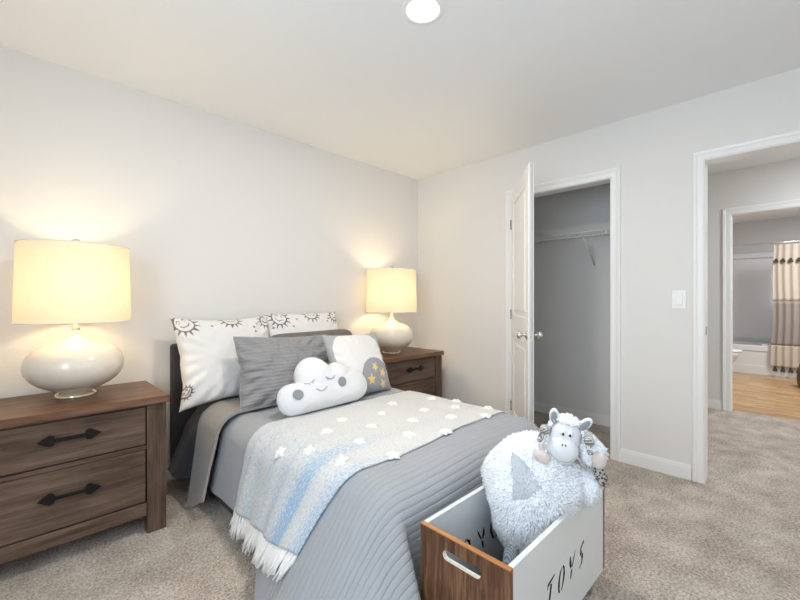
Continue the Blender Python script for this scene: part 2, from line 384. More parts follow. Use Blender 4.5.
# baseboards
def baseboard(name, x0, x1, y0, y1, facing):
    mb = MB()
    for (z0, z1, d) in ((0, 0.075, 0.014), (0.075, 0.088, 0.009), (0.088, 0.095, 0.005)):
        if facing == '-x': mb.span(x0-d, x0, y0, y1, z0, z1)
        else: mb.span(x0, x1, y0-d, y0, z0, z1)
    struct(name, mb, 'trim')
baseboard('baseboard_left', WX, 0, 0, 0, '-y')
baseboard('baseboard_right', 0, 0, -1.045, 0, '-x')
baseboard('baseboard_middle', 0, 0, -2.372, -1.955, '-x')
baseboard('baseboard_closet', CB, 0, -2.1, -0.35, '-x')
baseboard('baseboard_hall', HX, 0, -2.31, 0, '-x')

# casings: stepped profile around an opening in a plane x = p facing -x
def casing(name, p, y0, y1, zt, wd=0.066, sgn=-1, depth=T):
    mb = MB()
    # mitred sides and head built from a stepped section: (offset from opening, projection)
    sec = [(0.0, 0.0), (0.0, 0.010), (wd*0.12, 0.013), (wd*0.55, 0.013), (wd*0.66, 0.018), (wd*0.9, 0.021), (wd, 0.016), (wd, 0.0)]
    path = [(y1, 0.0, 1, 0), (y1, zt, 1, 1), (y0, zt, -1, 1), (y0, 0.0, -1, 0)]
    vs = [(p-d, y+sy_*o, z+sz_*o) for (y, z, sy_, sz_) in path for (o, d) in sec]; n = len(sec)
    mb.add(vs, [(i*n+k, (i+1)*n+k, (i+1)*n+k+1, i*n+k+1) for i in range(3) for k in range(n-1)])
    # jamb lining with stop
    mb.span(p-0.002, p+depth+0.002, y1-0.004, y1, 0, zt-0.004); mb.span(p-0.002, p+depth+0.002, y0, y0+0.004, 0, zt-0.004)
    mb.span(p-0.002, p+depth+0.002, y0, y1, zt-0.004, zt)
    return struct(name, mb, 'trim')
casing('trim_1', 0, CO0, CO1, COT)
casing('trim_2', 0, DO0, DO1, DOT, 0.058)
casing('trim_3', HX, BO0, BO1, 2.04, 0.07)
sp = MB(); sp.span(0.03, 0.07, DO1-0.006, DO1-0.003, 0.93, 0.985, 0.001)
so = sp.build('strike_plate', 'steel'); tag(so, 'small steel strike plate let into the jamb of the bedroom doorway', 'strike plate')
sp = MB(); sp.span(0.01, 0.04, CO0+0.003, CO0+0.006, 0.91, 0.97, 0.001)
so = sp.build('strike_plate', 'steel'); tag(so, 'tiny steel strike plate on the closet jamb across from the knob', 'strike plate')

# ------------------------------------------------------------------ closet door, swung open into the room
hp = Vector((-0.034, CO1-0.022)); lp = Vector((-0.636, -1.598)); dv = (lp-hp); DW = 0.765; ang = math.atan2(dv.y, dv.x)
door = bpy.data.objects.new('door_1', None); COL.objects.link(door); door['kind'] = 'structure'
door.location = (hp.x, hp.y, 0.012); door.rotation_euler = (0, 0, ang)
mb = MB(); DH = 2.055; th = 0.035
mb.span(0, DW, -th/2+0.006, th/2-0.006, 0, DH)
st = 0.11
def fr(x0, x1, z0, z1): mb.span(x0, x1, -th/2, th/2, z0, z1, 0.003)
fr(0, st, 0, DH); fr(DW-st, DW, 0, DH); fr(st, DW-st, 0, 0.22); fr(st, DW-st, DH-0.12, DH); fr(st, DW-st, 0.83, 1.02)
for (z0, z1) in ((0.22, 0.83), (1.02, DH-0.12)):
    mb.span(st+0.035, DW-st-0.035, -th/2+0.001, th/2-0.001, z0+0.035, z1-0.035, 0.008)
mb.build('door_panel', 'trim', door)
for s in (-1, 1):
    k = MB(); xf = Matrix.Translation((DW-0.062, s*th/2, 0.905)) @ Matrix.Rotation(-s*PI/2, 4, 'X')
    k.lathe([(0.0, 0.0), (0.032, 0.0), (0.033, 0.004), (0.024, 0.009), (0.011, 0.013), (0.0105, 0.028), (0.018, 0.034), (0.0265, 0.043), (0.028, 0.052), (0.024, 0.062), (0.012, 0.067), (0, 0.068)], 32, xf=xf)
    k.build('door_knob', 'chrome', door)
lt = MB(); lt.span(DW-0.001, DW+0.0015, -0.0125, 0.0125, 0.877, 0.933, 0.001); lt.span(DW, DW+0.01, -0.007, 0.007, 0.897, 0.913, 0.002); lt.build('latch_plate', 'chrome', door)
for z in (0.24, 1.02, 1.79):
    h = MB()
    for q in range(3): h.lathe([(0.0, 0), (0.0065, 0), (0.0065, 0.026), (0, 0.026)], 12, (-0.006, -th/2-0.004, z-0.043+q*0.029))
    h.span(-0.004, 0.001, -th/2+0.002, th/2-0.004, z-0.044, z+0.044)
    h.build('hinge', 'steel', door)

# ------------------------------------------------------------------ closet wire shelf
ws = thing('wire_shelf', 'white wire shelf with hanging rod mounted across the back of the closet', 'shelf', (CB, -1.2, 1.75))
xs0, y0s, y1s = -0.305, -0.895, 0.845
mb = MB()
for q in (0.0, 0.033): mb.tube([(xs0, y0s, -q), (xs0, y1s, -q)], 0.0052, 8)
for x in (-0.012, -0.11, -0.21): mb.tube([(x, y0s, -0.004), (x, y1s, -0.004)], 0.003, 6)
mb.build('shelf_frame', 'wire', ws)
mb = MB()
n = 66
for k in range(n):
    y = y0s+0.01+k*(y1s-y0s-0.02)/(n-1); mb.tube([(-0.006, y, 0), (xs0, y, 0)], 0.0022, 5)
mb.build('shelf_deck', 'wire', ws)
for y in (-0.33, 0.35):
    b = MB(); b.tube([(xs0+0.005, y+0.003, -0.03), (-0.004, y+0.003, -0.27)], 0.008, 8); b.box((-0.004, y+0.003, -0.275), (0.008, 0.022, 0.04), 0.002); b.build('shelf_bracket', 'wire', ws)
for y in (-0.2, -0.52, 0.08, 0.52):
    b = MB(); b.box((xs0, y, -0.0165), (0.012, 0.014, 0.042), 0.003); b.build('shelf_clip', 'wire', ws)

# ------------------------------------------------------------------ light switch, ceiling light
sw = thing('light_switch', 'white rocker light switch on the wall beside the bedroom doorway', 'light switch', (0, -2.306, 1.157))
MB().box((-0.003, 0, 0), (0.006, 0.078, 0.122), 0.003, seg=2).build('switch_plate', 'plastic', sw)
MB().box((-0.008, -0.002, 0.0), (0.008, 0.036, 0.068), 0.002, xf=Matrix.Rotation(0.03, 4, 'Y')).build('rocker', 'plastic', sw)

cl = thing('recessed_light', 'round recessed ceiling downlight, switched on', 'ceiling light', (-1.80, -1.67, H))
MB().lathe([(0.070, -0.001), (0.073, -0.006), (0.092, -0.004), (0.095, 0.0)], 48, caps=False).build('trim_ring', 'plastic', cl)
MB().lathe([(0.0, -0.003), (0.071, -0.003), (0.071, 0.0), (0, 0.0)], 48).build('lens', 'lens', cl)
ld = bpy.data.lights.new('downlight', 'AREA'); ld.shape = 'DISK'; ld.size = 0.13; ld.energy = 19; ld.color = (1, 0.92, 0.81)
lo = bpy.data.objects.new('downlight', ld); lo.location = (0, 0, -0.006); COL.objects.link(lo); lo.parent = cl

# ------------------------------------------------------------------ nightstands
def nightstand(label, loc):
    # origin: floor, centre of the body; local front is -y
    t = thing('nightstand', label, 'nightstand', loc, 0, 'weathered wood nightstands beside the bed')
    W, D, Ht = 0.75, 0.47, 0.675
    MB().span(-W/2-0.012, W/2+0.012, -D/2-0.022, D/2+0.005, Ht-0.036, Ht, 0.004).build('top', 'wood_top', t)
    for sx in (-1, 1):
        for sy in (-1, 1):
            m = MB(); cx = sx*(W/2-0.042); cy = sy*(D/2-0.03)
            z1 = Ht-0.036; x0, x1 = cx-0.042, cx+0.042; y0, y1 = cy-0.03, cy+0.03
            sh = 0.018
            if sx > 0: xa, xb = x0+0.002, x1
            else: xa, xb = x0, x1-0.002
            vs = [(xa, y0, 0), (xb, y0, 0), (xb, y1, 0), (xa, y1, 0), (xa, y0, 0.1), (xb, y0, 0.1), (xb, y1, 0.1), (xa, y1, 0.1), (x0, y0, z1), (x1, y0, z1), (x1, y1, z1), (x0, y1, z1)]
            fs = [(3, 2, 1, 0), (8, 9, 10, 11)] + [tuple((a, (a+1) % 4, (a+1) % 4+4, a+4)) for a in range(4)] + [tuple((a+4, (a+1) % 4+4, (a+1) % 4+8, a+8)) for a in range(4)]
            m.add(vs, fs); m.build('leg', 'wood_v', t)
    b = MB()
    b.span(-W/2+0.012, -W/2+0.03, -D/2+0.05, D/2-0.05, 0.10, Ht-0.036); b.span(W/2-0.03, W/2-0.012, -D/2+0.05, D/2-0.05, 0.10, Ht-0.036)
    b.span(-W/2+0.03, W/2-0.03, D/2-0.03, D/2-0.015, 0.10, Ht-0.036); b.span(-W/2+0.08, W/2-0.08, -D/2+0.012, D/2-0.02, 0.12, 0.14)
    b.build('carcass', 'wood', t)
    r = MB(); fx = W/2-0.084
    r.span(-fx, fx, -D/2+0.004, -D/2+0.03, 0.088, 0.152, 0.002); r.span(-fx, fx, -D/2+0.006, -D/2+0.03, 0.418, 0.436, 0.001); r.span(-fx, fx, -D/2+0.004, -D/2+0.03, 0.630, Ht-0.036, 0.001)
    r.build('front_rail', 'wood', t)
    for (z0, z1) in ((0.158, 0.414), (0.441, 0.626)):
        d = MB(); d.span(-fx+0.004, fx-0.004, -D/2+0.008, -D/2+0.028, z0, z1, 0.002)
        dr = d.build('drawer', 'wood', t)
        zc = (z0+z1)/2+0.018; g = MB(); yb = -D/2+0.008
        g.box((0, yb-0.024, zc), (0.15, 0.009, 0.017), 0.003)
        for s in (-1, 1):
            # spade-shaped end plate and its post
            sh = [(0.046, 0), (0.056, 0.020), (0.070, 0.023), (0.108, 0.0), (0.070, -0.023), (0.056, -0.020)]
            vs = [(s*a, yb-0.028, zc+c) for a, c in sh] + [(s*a, yb-0.019, zc+c*1.05) for a, c in sh]
            fs = [tuple(range(6)), tuple(reversed(range(6, 12)))] + [(a, (a+1) % 6, (a+1) % 6+6, a+6) for a in range(6)]
            if s > 0: fs = [tuple(reversed(f)) for f in fs]
            g.add(vs, fs); g.box((s*0.072, yb-0.011, zc), (0.014, 0.022, 0.014), 0.002)
        g.build('handle', 'black_iron', dr)
    gp = MB(); gp.span(-fx, fx, -D/2+0.0285, -D/2+0.032, 0.15, 0.64); gp.build('gap_shade_panel', 'gap', t)  # near-black sheet painting the shade behind the drawer gaps
    return t
ns = nightstand('brown two-drawer nightstand with both drawer pulls in view beside the sun-print pillow', (-2.905, -0.342, 0))
ns2 = dup(ns, (-0.585, -0.258, 0), 0, 'brown wooden nightstand in the room corner, its lower part hidden by the bed')

# ------------------------------------------------------------------ table lamps
def lamp(label, loc):
    t = thing('table_lamp', label, 'lamp', loc, 0, 'lit table lamps with drum shades')
    MB().lathe([(0, 0), (0.082, 0), (0.084, 0.004), (0.080, 0.014), (0.068, 0.017), (0.066, 0.022), (0, 0.022)], 40).build('foot', 'gold', t)
    pr = [(0.0, 0.020), (0.060, 0.020), (0.085, 0.030)]
    for k in range(1, 16):
        a = -PI/2+0.62+k*(PI-0.62-0.50)/15
        pr.append((0.200*math.cos(a)**0.9, 0.155+0.128*math.sin(a)))
    pr += [(0.075, 0.272), (0.050, 0.284), (0.032, 0.298), (0.024, 0.312), (0.022, 0.325), (0.0, 0.325)]
    MB().lathe(pr, 64).build('lamp_base', 'ceramic', t)
    MB().lathe([(0, 0.323), (0.018, 0.323), (0.018, 0.345), (0.012, 0.348), (0.010, 0.42), (0, 0.42)], 24).build('neck', 'chrome', t)
    s = MB(); z0, z1, r0, r1 = 0.372, 0.750, 0.229, 0.220
    s.lathe([(r0, z0), (r1, z1)], 72, caps=False)
    sh = s.build('lamp_shade', 'shade', t)
    for (r, z) in ((r0, z0), (r1, z1)):
        rr = MB(); rr.tube([(r*math.cos(a*PI/36), r*math.sin(a*PI/36), z) for a in range(73)], 0.0028, 6); rr.build('shade_rim', 'yarn', sh)
    f = MB()
    for a in range(3): f.tube([(0, 0, z1-0.012), (r1*math.cos(a*2*PI/3), r1*math.sin(a*2*PI/3), z1-0.004)], 0.002, 6)
    f.tube([(0.035, 0, 0.41), (0.048, 0, 0.55), (0.03, 0, 0.70), (0, 0, z1-0.012)], 0.002, 6); f.tube([(-0.035, 0, 0.41), (-0.048, 0, 0.55), (-0.03, 0, 0.70), (0, 0, z1-0.012)], 0.002, 6); f.tube([(-0.035, 0, 0.41), (0.035, 0, 0.41)], 0.003, 6)
    f.build('harp', 'chrome', t)
    MB().lathe([(0, z1-0.012), (0.006, z1-0.012), (0.006, z1+0.010), (0.018, z1+0.014), (0.020, z1+0.028), (0.010, z1+0.036), (0, z1+0.037)], 20).build('finial', 'chrome', t)
    MB().ball((0, 0, 0.53), (0.028, 0.028, 0.038)).build('bulb', 'bulb', t)
    d = bpy.data.lights.new('lamp_light', 'POINT'); d.energy = LAMP_W; d.color = (1.0, 0.76, 0.42); d.shadow_soft_size = 0.045
    o = bpy.data.objects.new('lamp_light', d); o.location = (0, 0, 0.54); COL.objects.link(o); o.parent = t
    bpy.data.objects['bulb' if 'bulb' in bpy.data.objects else 'bulb'].visible_shadow = True
    return t
LAMP_W = 11
lp1 = lamp('lit cream ceramic lamp with drum shade, on the nightstand beside the sun-print pillow', (-2.857, -0.275, 0.675))
lp2 = dup(lp1, (-0.640, -0.258, 0.675), 0, 'lit cream ceramic lamp with drum shade on the nightstand in the room corner')

# ------------------------------------------------------------------ bed
BX0, BX1, BY0, BY1 = -2.30, -0.97, -0.10, -1.84       # mattress footprint (x0,x1,head,foot)
ZT = 0.485
bed = thing('bed', 'full size bed with charcoal upholstered headboard and side rails on the carpet', 'bed', (0, 0, 0))
MB().span(BX0-0.075, BX1-0.03, -0.085, -0.02, 0.10, 0.875, 0.02, seg=3).build('headboard', 'charcoal', bed)
MB().span(BX0+0.022, BX0+0.06, BY1+0.02, -0.08, 0.035, 0.21, 0.008).build('side_rail', 'charcoal', bed)
MB().span(BX1-0.035, BX1+0.005, BY1+0.02, -0.08, 0.035, 0.21, 0.008).build('side_rail', 'charcoal', bed)
MB().span(BX0-0.0, BX1+0.0, BY1, BY1+0.035, 0.035, 0.21, 0.008).build('foot_rail', 'charcoal', bed)
for x in (BX0+0.05, BX1-0.05):
    for y in (-0.14, BY1+0.06): MB().box((x, y, 0.05), (0.05, 0.05, 0.10), 0.004).build('leg', 'charcoal', bed)
MB().span(BX0+0.035, BX1-0.035, BY1+0.035, BY0, 0.15, 0.19).build('slat_base', 'gap', bed)
tag(MB().span(BX0+0.095, BX1-0.06, BY1+0.09, BY0, 0.19, ZT-0.02, 0.09, seg=4).build('mattress', 'mattress'), 'white mattress on the bed frame under the grey bedding', 'mattress')

R = 0.13
def drape(p, rect, zt, hem_extra=0.0, corner=None, k0=0.19, wav=0.004, seed=0.0):
    """cloth laid on a block: sheet point p=(x,y) in flat metres past the inner rectangle falls over the rounded edge"""
    x0, x1, yh, yf = rect
    qx = min(max(p[0], x0), x1); qy = min(max(p[1], yf), yh)
    ex, ey = p[0]-qx, p[1]-qy; r = math.hypot(ex, ey)
    puff = 0.012*noise.noise(Vector((p[0]*2.2, p[1]*2.2, 3.0+seed))) + 0.004*noise.noise(Vector((p[0]*9, p[1]*5, seed)))
    if r < 1e-7: return Vector((p[0], p[1], zt+puff))
    dx, dy = ex/r, ey/r
    k = k0
    if corner:
        A, sl, sf = corner
        if ex < 0:                       # left side or left corner sector
            dl = max(0, qy-yf) if ey == 0 else 0
            kk = A*math.exp(-(dl/sl)**2)
            if ey < 0:                   # the pulled-out corner ends in a sharp crease near the foot side
                ph = math.degrees(math.atan2(-ey, -ex)); s_ = min(1, max(0, (ph-70)/12)); s_ = s_*s_*(3-2*s_); kk *= 1-s_; k -= 0.12*s_
            k += kk
        elif ey < 0:
            df = max(0, qx-x0); k -= 0.12*math.exp(-(df/0.12)**2)
    c = 1/math.sqrt(1+k*k)
    te = math.atan2(1, k); L = R*te          # the rounded edge runs smoothly into the slanting fall
    if r < L: o = R*math.sin(r/R); dz = R*(1-math.cos(r/R)); fall = 0
    else: fall = r-L; o = R*math.sin(te); dz = R*(1-math.cos(te))
    s_par = (p[0] if abs(dy) > abs(dx) else p[1])
    wv = wav*min(1, fall/0.15)*(math.sin(s_par*17+seed*3)+0.6*math.sin(s_par*31+1.7+seed))
    o2 = o+fall*k*c+wv; dz += fall*c
    zmin = 0.012; z = zt-dz
    if z < zmin:
        extra = zmin-z; z = zmin+0.004*abs(math.sin(extra*40)); o2 += extra*0.85
    return Vector((qx+dx*o2, qy+dy*o2, z+puff*max(0, 1-fall*8)))

RECT = (-2.125, -1.125, -0.10, -1.765)
HL, HF = 0.485, 0.57
def hemf(y):
    s = min(1, max(0, (-1.0-y)/0.55)); return 1+0.30*s*s*(3-2*s)
def quilt_at(x, y):
    if x < RECT[0]: x = RECT[0]-(RECT[0]-x)*hemf(y)
    return drape((x, y), RECT, ZT+0.012, corner=(0.56, 0.46, 0.035), seed=0.0)
QX0, QX1 = RECT[0]-HL+0.025, RECT[1]+0.36
QY1 = RECT[3]-HF
qy0 = -0.575
def sheet(mb, fn, x0, x1, y0, y1, step, thick=0.007, uvs=1.0):
    nu = max(2, int(abs(x1-x0)/step)); nv = max(2, int(abs(y1-y0)/step))
    P = [[fn(x0+(x1-x0)*i/nu, y0+(y1-y0)*j/nv) for j in range(nv+1)] for i in range(nu+1)]
    def nrm(i, j):
        a = P[min(i+1, nu)][j]-P[max(i-1, 0)][j]; b = P[i][min(j+1, nv)]-P[i][max(j-1, 0)]
        n = b.cross(a); n.normalize(); return n
    N = [[nrm(i, j) for j in range(nv+1)] for i in range(nu+1)]
    mb.grid(lambda a, b: P[round(a*nu)][round(b*nv)]+N[round(a*nu)][round(b*nv)]*thick, nu, nv, uv=lambda a, b: (x0+(x1-x0)*a, y0+(y1-y0)*b), flip=True)
    mb.grid(lambda a, b: P[round(a*nu)][round(b*nv)], nu, nv, uv=lambda a, b: (x0+(x1-x0)*a, y0+(y1-y0)*b))
    # closing edge strips
    for (idx) in ([(i, 0) for i in range(nu+1)], [(nu, j) for j in range(nv+1)], [(i, nv) for i in range(nu, -1, -1)], [(0, j) for j in range(nv, -1, -1)]):
        vs = []; uv = []
        for (i, j) in idx:
            vs += [P[i][j], P[i][j]+N[i][j]*thick]; q = (x0+(x1-x0)*i/nu, y0+(y1-y0)*j/nv); uv += [q, q]
        mb.add(vs, [(2*a, 2*a+1, 2*a+3, 2*a+2) for a in range(len(idx)-1)], 0, True, uv)
mb = MB(); sheet(mb, quilt_at, QX0, QX1, qy0, QY1, 0.010, 0.010)
quilt = mb.build('quilt', 'quilt'); tag(quilt, 'grey-blue channel-quilted bedspread draped over the bed and spilling off the foot corner', 'quilt')
# turned-back band of the quilt near the pillows
def band_at(x, y):
    t = min(1, max(0, (y+0.635)/0.295))
    if x < RECT[0]: x = RECT[0]-(RECT[0]-x)*(0.96+0.20*t)
    p = drape((x, y), (RECT[0]-0.045, RECT[1]+0.01, -0.1, -9), ZT+0.030, k0=0.13, wav=0.006, seed=2.0)
    f = max(0, RECT[0]-0.17-x)
    p.y -= f*(0.06+0.20*t)          # the hanging corner sways towards the foot
    if x < RECT[0]: p.x -= max(0, ZT-0.08-p.z)*0.10
    return p
def rolled(mb):
    x0, x1 = RECT[0]-0.56, RECT[1]+0.45
    sheet(mb, band_at, x0, x1, -0.34, -0.635, 0.0125, 0.014)
mb = MB(); rolled(mb)
mb.build('turned_back_band', 'quilt_back', quilt, label='greige reverse of the quilt folded back near the pillows')
# dark sheet at the head
def sheet_at(x, y):
    p = drape((x, y), (RECT[0]-0.025, RECT[1], -0.0, -9), ZT-0.004, k0=0.09, wav=0.004, seed=2.0)
    if x < RECT[0]:
        f = min(1, max(0, (y+0.42)/0.17)); p.x -= max(0, ZT-0.06-p.z)*0.33*f*f*(3-2*f)
    return p
mb = MB(); sheet(mb, sheet_at, RECT[0]-0.47, RECT[1]+0.4, -0.115, -0.56, 0.02, 0.006)
tag(mb.build('bed_sheet', 'slate'), 'dark slate sheet hanging beside the headboard beneath the folded quilt', 'sheet')

# ------------------------------------------------------------------ throw blanket
TY0, TY1 = -0.905, -1.665
def throw_at(x, t):
    """x sheet coordinate, t 0..1 across"""
    over = max(0, RECT[0]-0.05-x)
    x += over*0.22*t**1.5
    y = TY0+(TY1-TY0-0.0+over*0.17)*t + 0.010*math.sin(x*6+t*3)
    e = 0.004
    if x < RECT[0]: x = RECT[0]-(RECT[0]-x)/hemf(y)*(1+0.06*t)
    p = quilt_at(x, y); n = (quilt_at(x, y-e)-p).cross(quilt_at(x+e, y)-p)
    n.normalize()
    return p+n*(0.014+0.004*noise.noise(Vector((x*7, y*7, 9)))+ 0.05*over*math.sin(t*PI*4.0)**2*0.8)
TX0, TX1 = RECT[0]-0.425, RECT[1]+0.30
mb = MB(); nu, nv = 150, 64
P = [[throw_at(TX0+(TX1-TX0)*i/nu, j/nv) for j in range(nv+1)] for i in range(nu+1)]
mb.grid(lambda a, b: P[round(a*nu)][round(b*nv)], nu, nv, uv=lambda a, b: (a, b))
throw = mb.build('throw_blanket', 'throw')
sm = throw.modifiers.new('thick', 'SOLIDIFY'); sm.thickness = 0.007; sm.offset = -1
tag(throw, 'cream and blue woven throw with raised white stars and fringed end across the bed', 'throw blanket')
def star_mb(c, nrm, rad, rot):
    m = MB(); z = nrm.normalized(); x = Vector((1, 0, 0)); x = (x-z*x.dot(z)).normalized(); y = z.cross(x)
    rings = [(1.0, 0.001), (0.94, 0.008), (0.6, 0.015), (0.0, 0.018)]
    vs = []; fs = []; n = 30
    for ri, (s, h) in enumerate(rings[:-1]):
        for k in range(n):
            a = 2*PI*k/n+rot; ph = (k % 6)/6; w_ = abs(ph-0.5)*2; rr = rad*s*(0.60+0.42*w_)*(1+0.10*random.uniform(-1, 1))
            vs.append(c+x*rr*math.cos(a)+y*rr*math.sin(a)+z*(h+0.002*random.random()))
    vs.append(c+z*rings[-1][1])
    for ri in range(2):
        for k in range(n):
            l = (k+1) % n; fs.append((ri*n+k, ri*n+l, (ri+1)*n+l, (ri+1)*n+k))
    for k in range(n): fs.append((2*n+k, 2*n+(k+1) % n, 3*n))
    m.add(vs, fs, 0, True); return m
camp = Vector((-3.092, -2.819, 1.154))
star_xy = []
for (px, py) in [(281, 443), (311, 449), (343, 461), (328, 433), (360, 443), (395, 455), (343, 421), (372, 426), (407, 436), (445, 434), (381, 413), (412, 421), (452, 419), (489, 418), (391, 404), (424, 410), (457, 408), (432, 399), (489, 409), (457, 401)]:
    u, v = (px-400)/390, (300-py)/390; zz = ZT+0.03; t = (zz-camp.z)/v
    star_xy.append((round(camp.x+t*0.7071*(1+u), 3), round(camp.y+t*0.7071*(1-u), 3)))
for (sx, sy) in star_xy:
    sx = max(sx, -2.30); 
    c = throw_at(sx, min(0.985, max(0.03, (sy-TY0)/(TY1-TY0)))); c2 = throw_at(sx+0.004, 0.5)
    star_mb(Vector((c.x, c.y, c.z+0.001)), Vector((0, 0, 1)) if sx > RECT[0]-0.02 else Vector((-0.5, 0, 0.8)), 0.036, random.uniform(0, 6)).build('star', 'yarn', throw)
# fringe: knotted tassels along the hanging end
NT = 38
for k in range(NT):
    t = (k+0.5)/NT; a = throw_at(TX0, t); b = throw_at(TX0+0.01, t); d = (a-b).normalized(); m = MB()
    L = 0.085+0.02*random.random()
    for s in range(5):
        off = Vector((random.uniform(-.004, .004), random.uniform(-.009, .009), 0)); end = a+d*L*random.uniform(0.85, 1.05)+off*1.6+Vector((random.uniform(-.012, .006), random.uniform(-.014, .014), 0))
        end.z = max(end.z, 0.006); midp = a+d*L*0.3+off*0.7
        m.tube([a-d*0.008+off*0.4, midp, (midp+end)/2+Vector((random.uniform(-.004, .004), random.uniform(-.004, .004), 0)), end], [0.0040, 0.0052, 0.0048, 0.0030], 6)
    m.ball(tuple(a+d*0.010), (0.006, 0.007, 0.006), u=8, v=6)
    m.build('tassel', 'yarn', throw)

# ------------------------------------------------------------------ pillows
def pillow_pt(u, v, w, h, d, side, seed, pinch=0.06, wr=0.006, power=0.42, sag=0.0, rnd=0.0):
    # u,v in -1..1 ; v=-1 bottom ; returns local (x, y, z), z up from the bottom edge, front is -y
    x = w/2*u*(1-pinch*(1-abs(v)**2.2)*abs(u)**3)
    z = h/2+h/2*v*(1-pinch*(1-abs(u)**2.2)*abs(v)**3)
    q = 1-rnd*(abs(u*v))**6; x *= q; z = h/2+(z-h/2)*q
    th = d/2*(max(0, (1-u*u))*max(0, (1-v*v)))**power*(1-0.22*v)
    e = min(1, th/(d/2)*2)
    edge = max(abs(u), abs(v))
    wn = wr*(noise.noise(Vector((x*9+seed, z*9, seed)))*1.2+noise.noise(Vector((x*26+seed, z*20, seed)))*0.5)*e
    rad = wr*1.1*math.sin(math.atan2(v, u)*22+seed)*max(0, edge-0.55)*2*e       # creases pulled from the seams
    return Vector((x+wr*noise.noise(Vector((u*3, v*3, seed))), side*(th+wn+rad), z))
def pillow(name, label, cat, c, w, h, d, lean, yaw, mats, seed, roll=0.0, matfn=None, nu=60, nv=50, group=None, piping=None, bend=0.0, **kw):
    mb = MB(); P0 = 0.985
    def fn(side):
        def f(a, b):
            p = pillow_pt(2*a-1, 2*b-1, w, h, d, side, seed, **kw)
            p.y += bend*(p.z/h)**2
            return p
        return f
    mf = (lambda a, b: matfn((2*a-1)*w/2, b*h)) if matfn else None
    mb.grid(fn(-1), nu, nv, uv=lambda a, b: (a*w, b*h), matfn=mf)
    mb.grid(fn(1), nu, nv, uv=lambda a, b: (a*w, b*h), flip=True, matfn=mf)
    o = mb.build(name, mats)
    o.matrix_world = Matrix.Translation(c) @ Matrix.Rotation(yaw, 4, 'Z') @ Matrix.Rotation(-lean, 4, 'X') @ Matrix.Rotation(roll, 4, 'Y')
    tag(o, label, cat, group)
    if piping:
        pts = []
        for k in range(160):
            s = k/40; q = int(s); f = (s-q)*2-1
            uv = [(f, -1), (1, f), (-f, 1), (-1, -f)][q % 4]; p = pillow_pt(uv[0], uv[1], w, h, d, 1, seed, **kw); p.y = bend*(p.z/h)**2; pts.append(tuple(p))
        pts.append(pts[0]); MB().tube(pts, 0.0045, 8).build('piping', piping, o)
    return o

def seg_d(px, py, ax, ay, bx, by):
    dx, dy = bx-ax, by-ay; t = max(0, min(1, ((px-ax)*dx+(py-ay)*dy)/(dx*dx+dy*dy+1e-12)))
    return math.hypot(px-ax-t*dx, py-ay-t*dy)
def sun(px, py, cx, cy, R_, rot, wt=0.0035):
    x, y = px-cx, py-cy; x, y = x*math.cos(rot)+y*math.sin(rot), -x*math.sin(rot)+y*math.cos(rot)
    r = math.hypot(x, y)
    if r > R_*1.75: return False
    a = math.atan2(y, x)
    if abs(r-R_) < wt*1.3: return True
    if R_*1.05 < r < R_*1.7:
        k = (a/(2*PI)*13) % 1.0
        if abs(k-0.5) < 0.30*(1-(r-R_)/(0.7*R_)): return abs(k-0.5) > 0.0
    for s in (-1, 1):
        if abs(math.hypot(x-s*R_*0.38, y-R_*0.38)-R_*0.17) < wt*0.8 and y > R_*0.38-0.002: return True
        if math.hypot(x-s*R_*0.38, y-R_*0.22) < wt: return True
    if abs(math.hypot(x, y-R_*0.2)-R_*0.6) < wt*0.9 and y < -R_*0.08: return True
    return False
def dots(px, py, pts, r=0.006):
    return any(abs(math.hypot(px-a, py-b)-r) < 0.0025 or math.hypot(px-a, py-b) < 0.002 for a, b in pts)
def sunA(x, z):
    for s in ((-0.262, 0.525, 0.058, 0.5), (0.03, 0.556, 0.054, 0.0), (0.290, 0.525, 0.046, -0.3), (-0.305, 0.10, 0.030, 1.0)):
        if sun(x, z, *s): return 1
    if dots(x, z, [(0.175, 0.475), (0.205, 0.50), (0.18, 0.44), (-0.10, 0.50)]): return 1
    if abs(math.hypot(x-0.09, z-0.33)-0.06) < 0.004 and z > 0.375: return 1
    return 0
def sunB(x, z):
    for s in ((-0.215, 0.515, 0.054, -0.3), (0.06, 0.552, 0.052, 0.0), (0.275, 0.520, 0.042, 0.3)):
        if sun(x, z, *s): return 1
    if dots(x, z, [(0.19, 0.475), (0.21, 0.50), (-0.275, 0.44), (-0.12, 0.44), (-0.08, 0.50)]): return 1
    return 0
grp = None
pillow('pillow', 'white sun-print pillow at the open side of the bed, its plain middle in full view', 'pillow', (-2.08, -0.325, ZT+0.022), 0.645, 0.572, 0.20, 0.33, 0.03, ['white_cotton', 'print'], 1.3, 0.0, sunA, 170, 150, wr=0.008, pinch=0.12)
pillow('pillow', 'white sun-print pillow at the corner side, mostly hidden behind the grey pillows', 'pillow', (-1.485, -0.300, ZT+0.04), 0.62, 0.56, 0.17, 0.32, -0.03, ['white_cotton', 'print'], 4.1, 0.0, sunB, 170, 150, wr=0.006)
pillow('pillow', 'dark taupe sham whose top edge shows behind the grey quilted pillow', 'pillow', (-1.495, -0.455, ZT+0.025), 0.73, 0.44, 0.15, 0.36, -0.02, 'sham_dark', 7.7, wr=0.006, roll=-0.015, piping='sham_dark', pinch=0.03, rnd=0.10)
pillow('pillow', 'grey quilted sham leaning behind the cloud cushion', 'pillow', (-1.83, -0.615, ZT+0.012), 0.68, 0.455, 0.17, 0.36, 0.0, 'sham', 2.9, roll=0.045, nu=90, nv=70, wr=0.016, piping='sham', pinch=0.085, rnd=0.03)

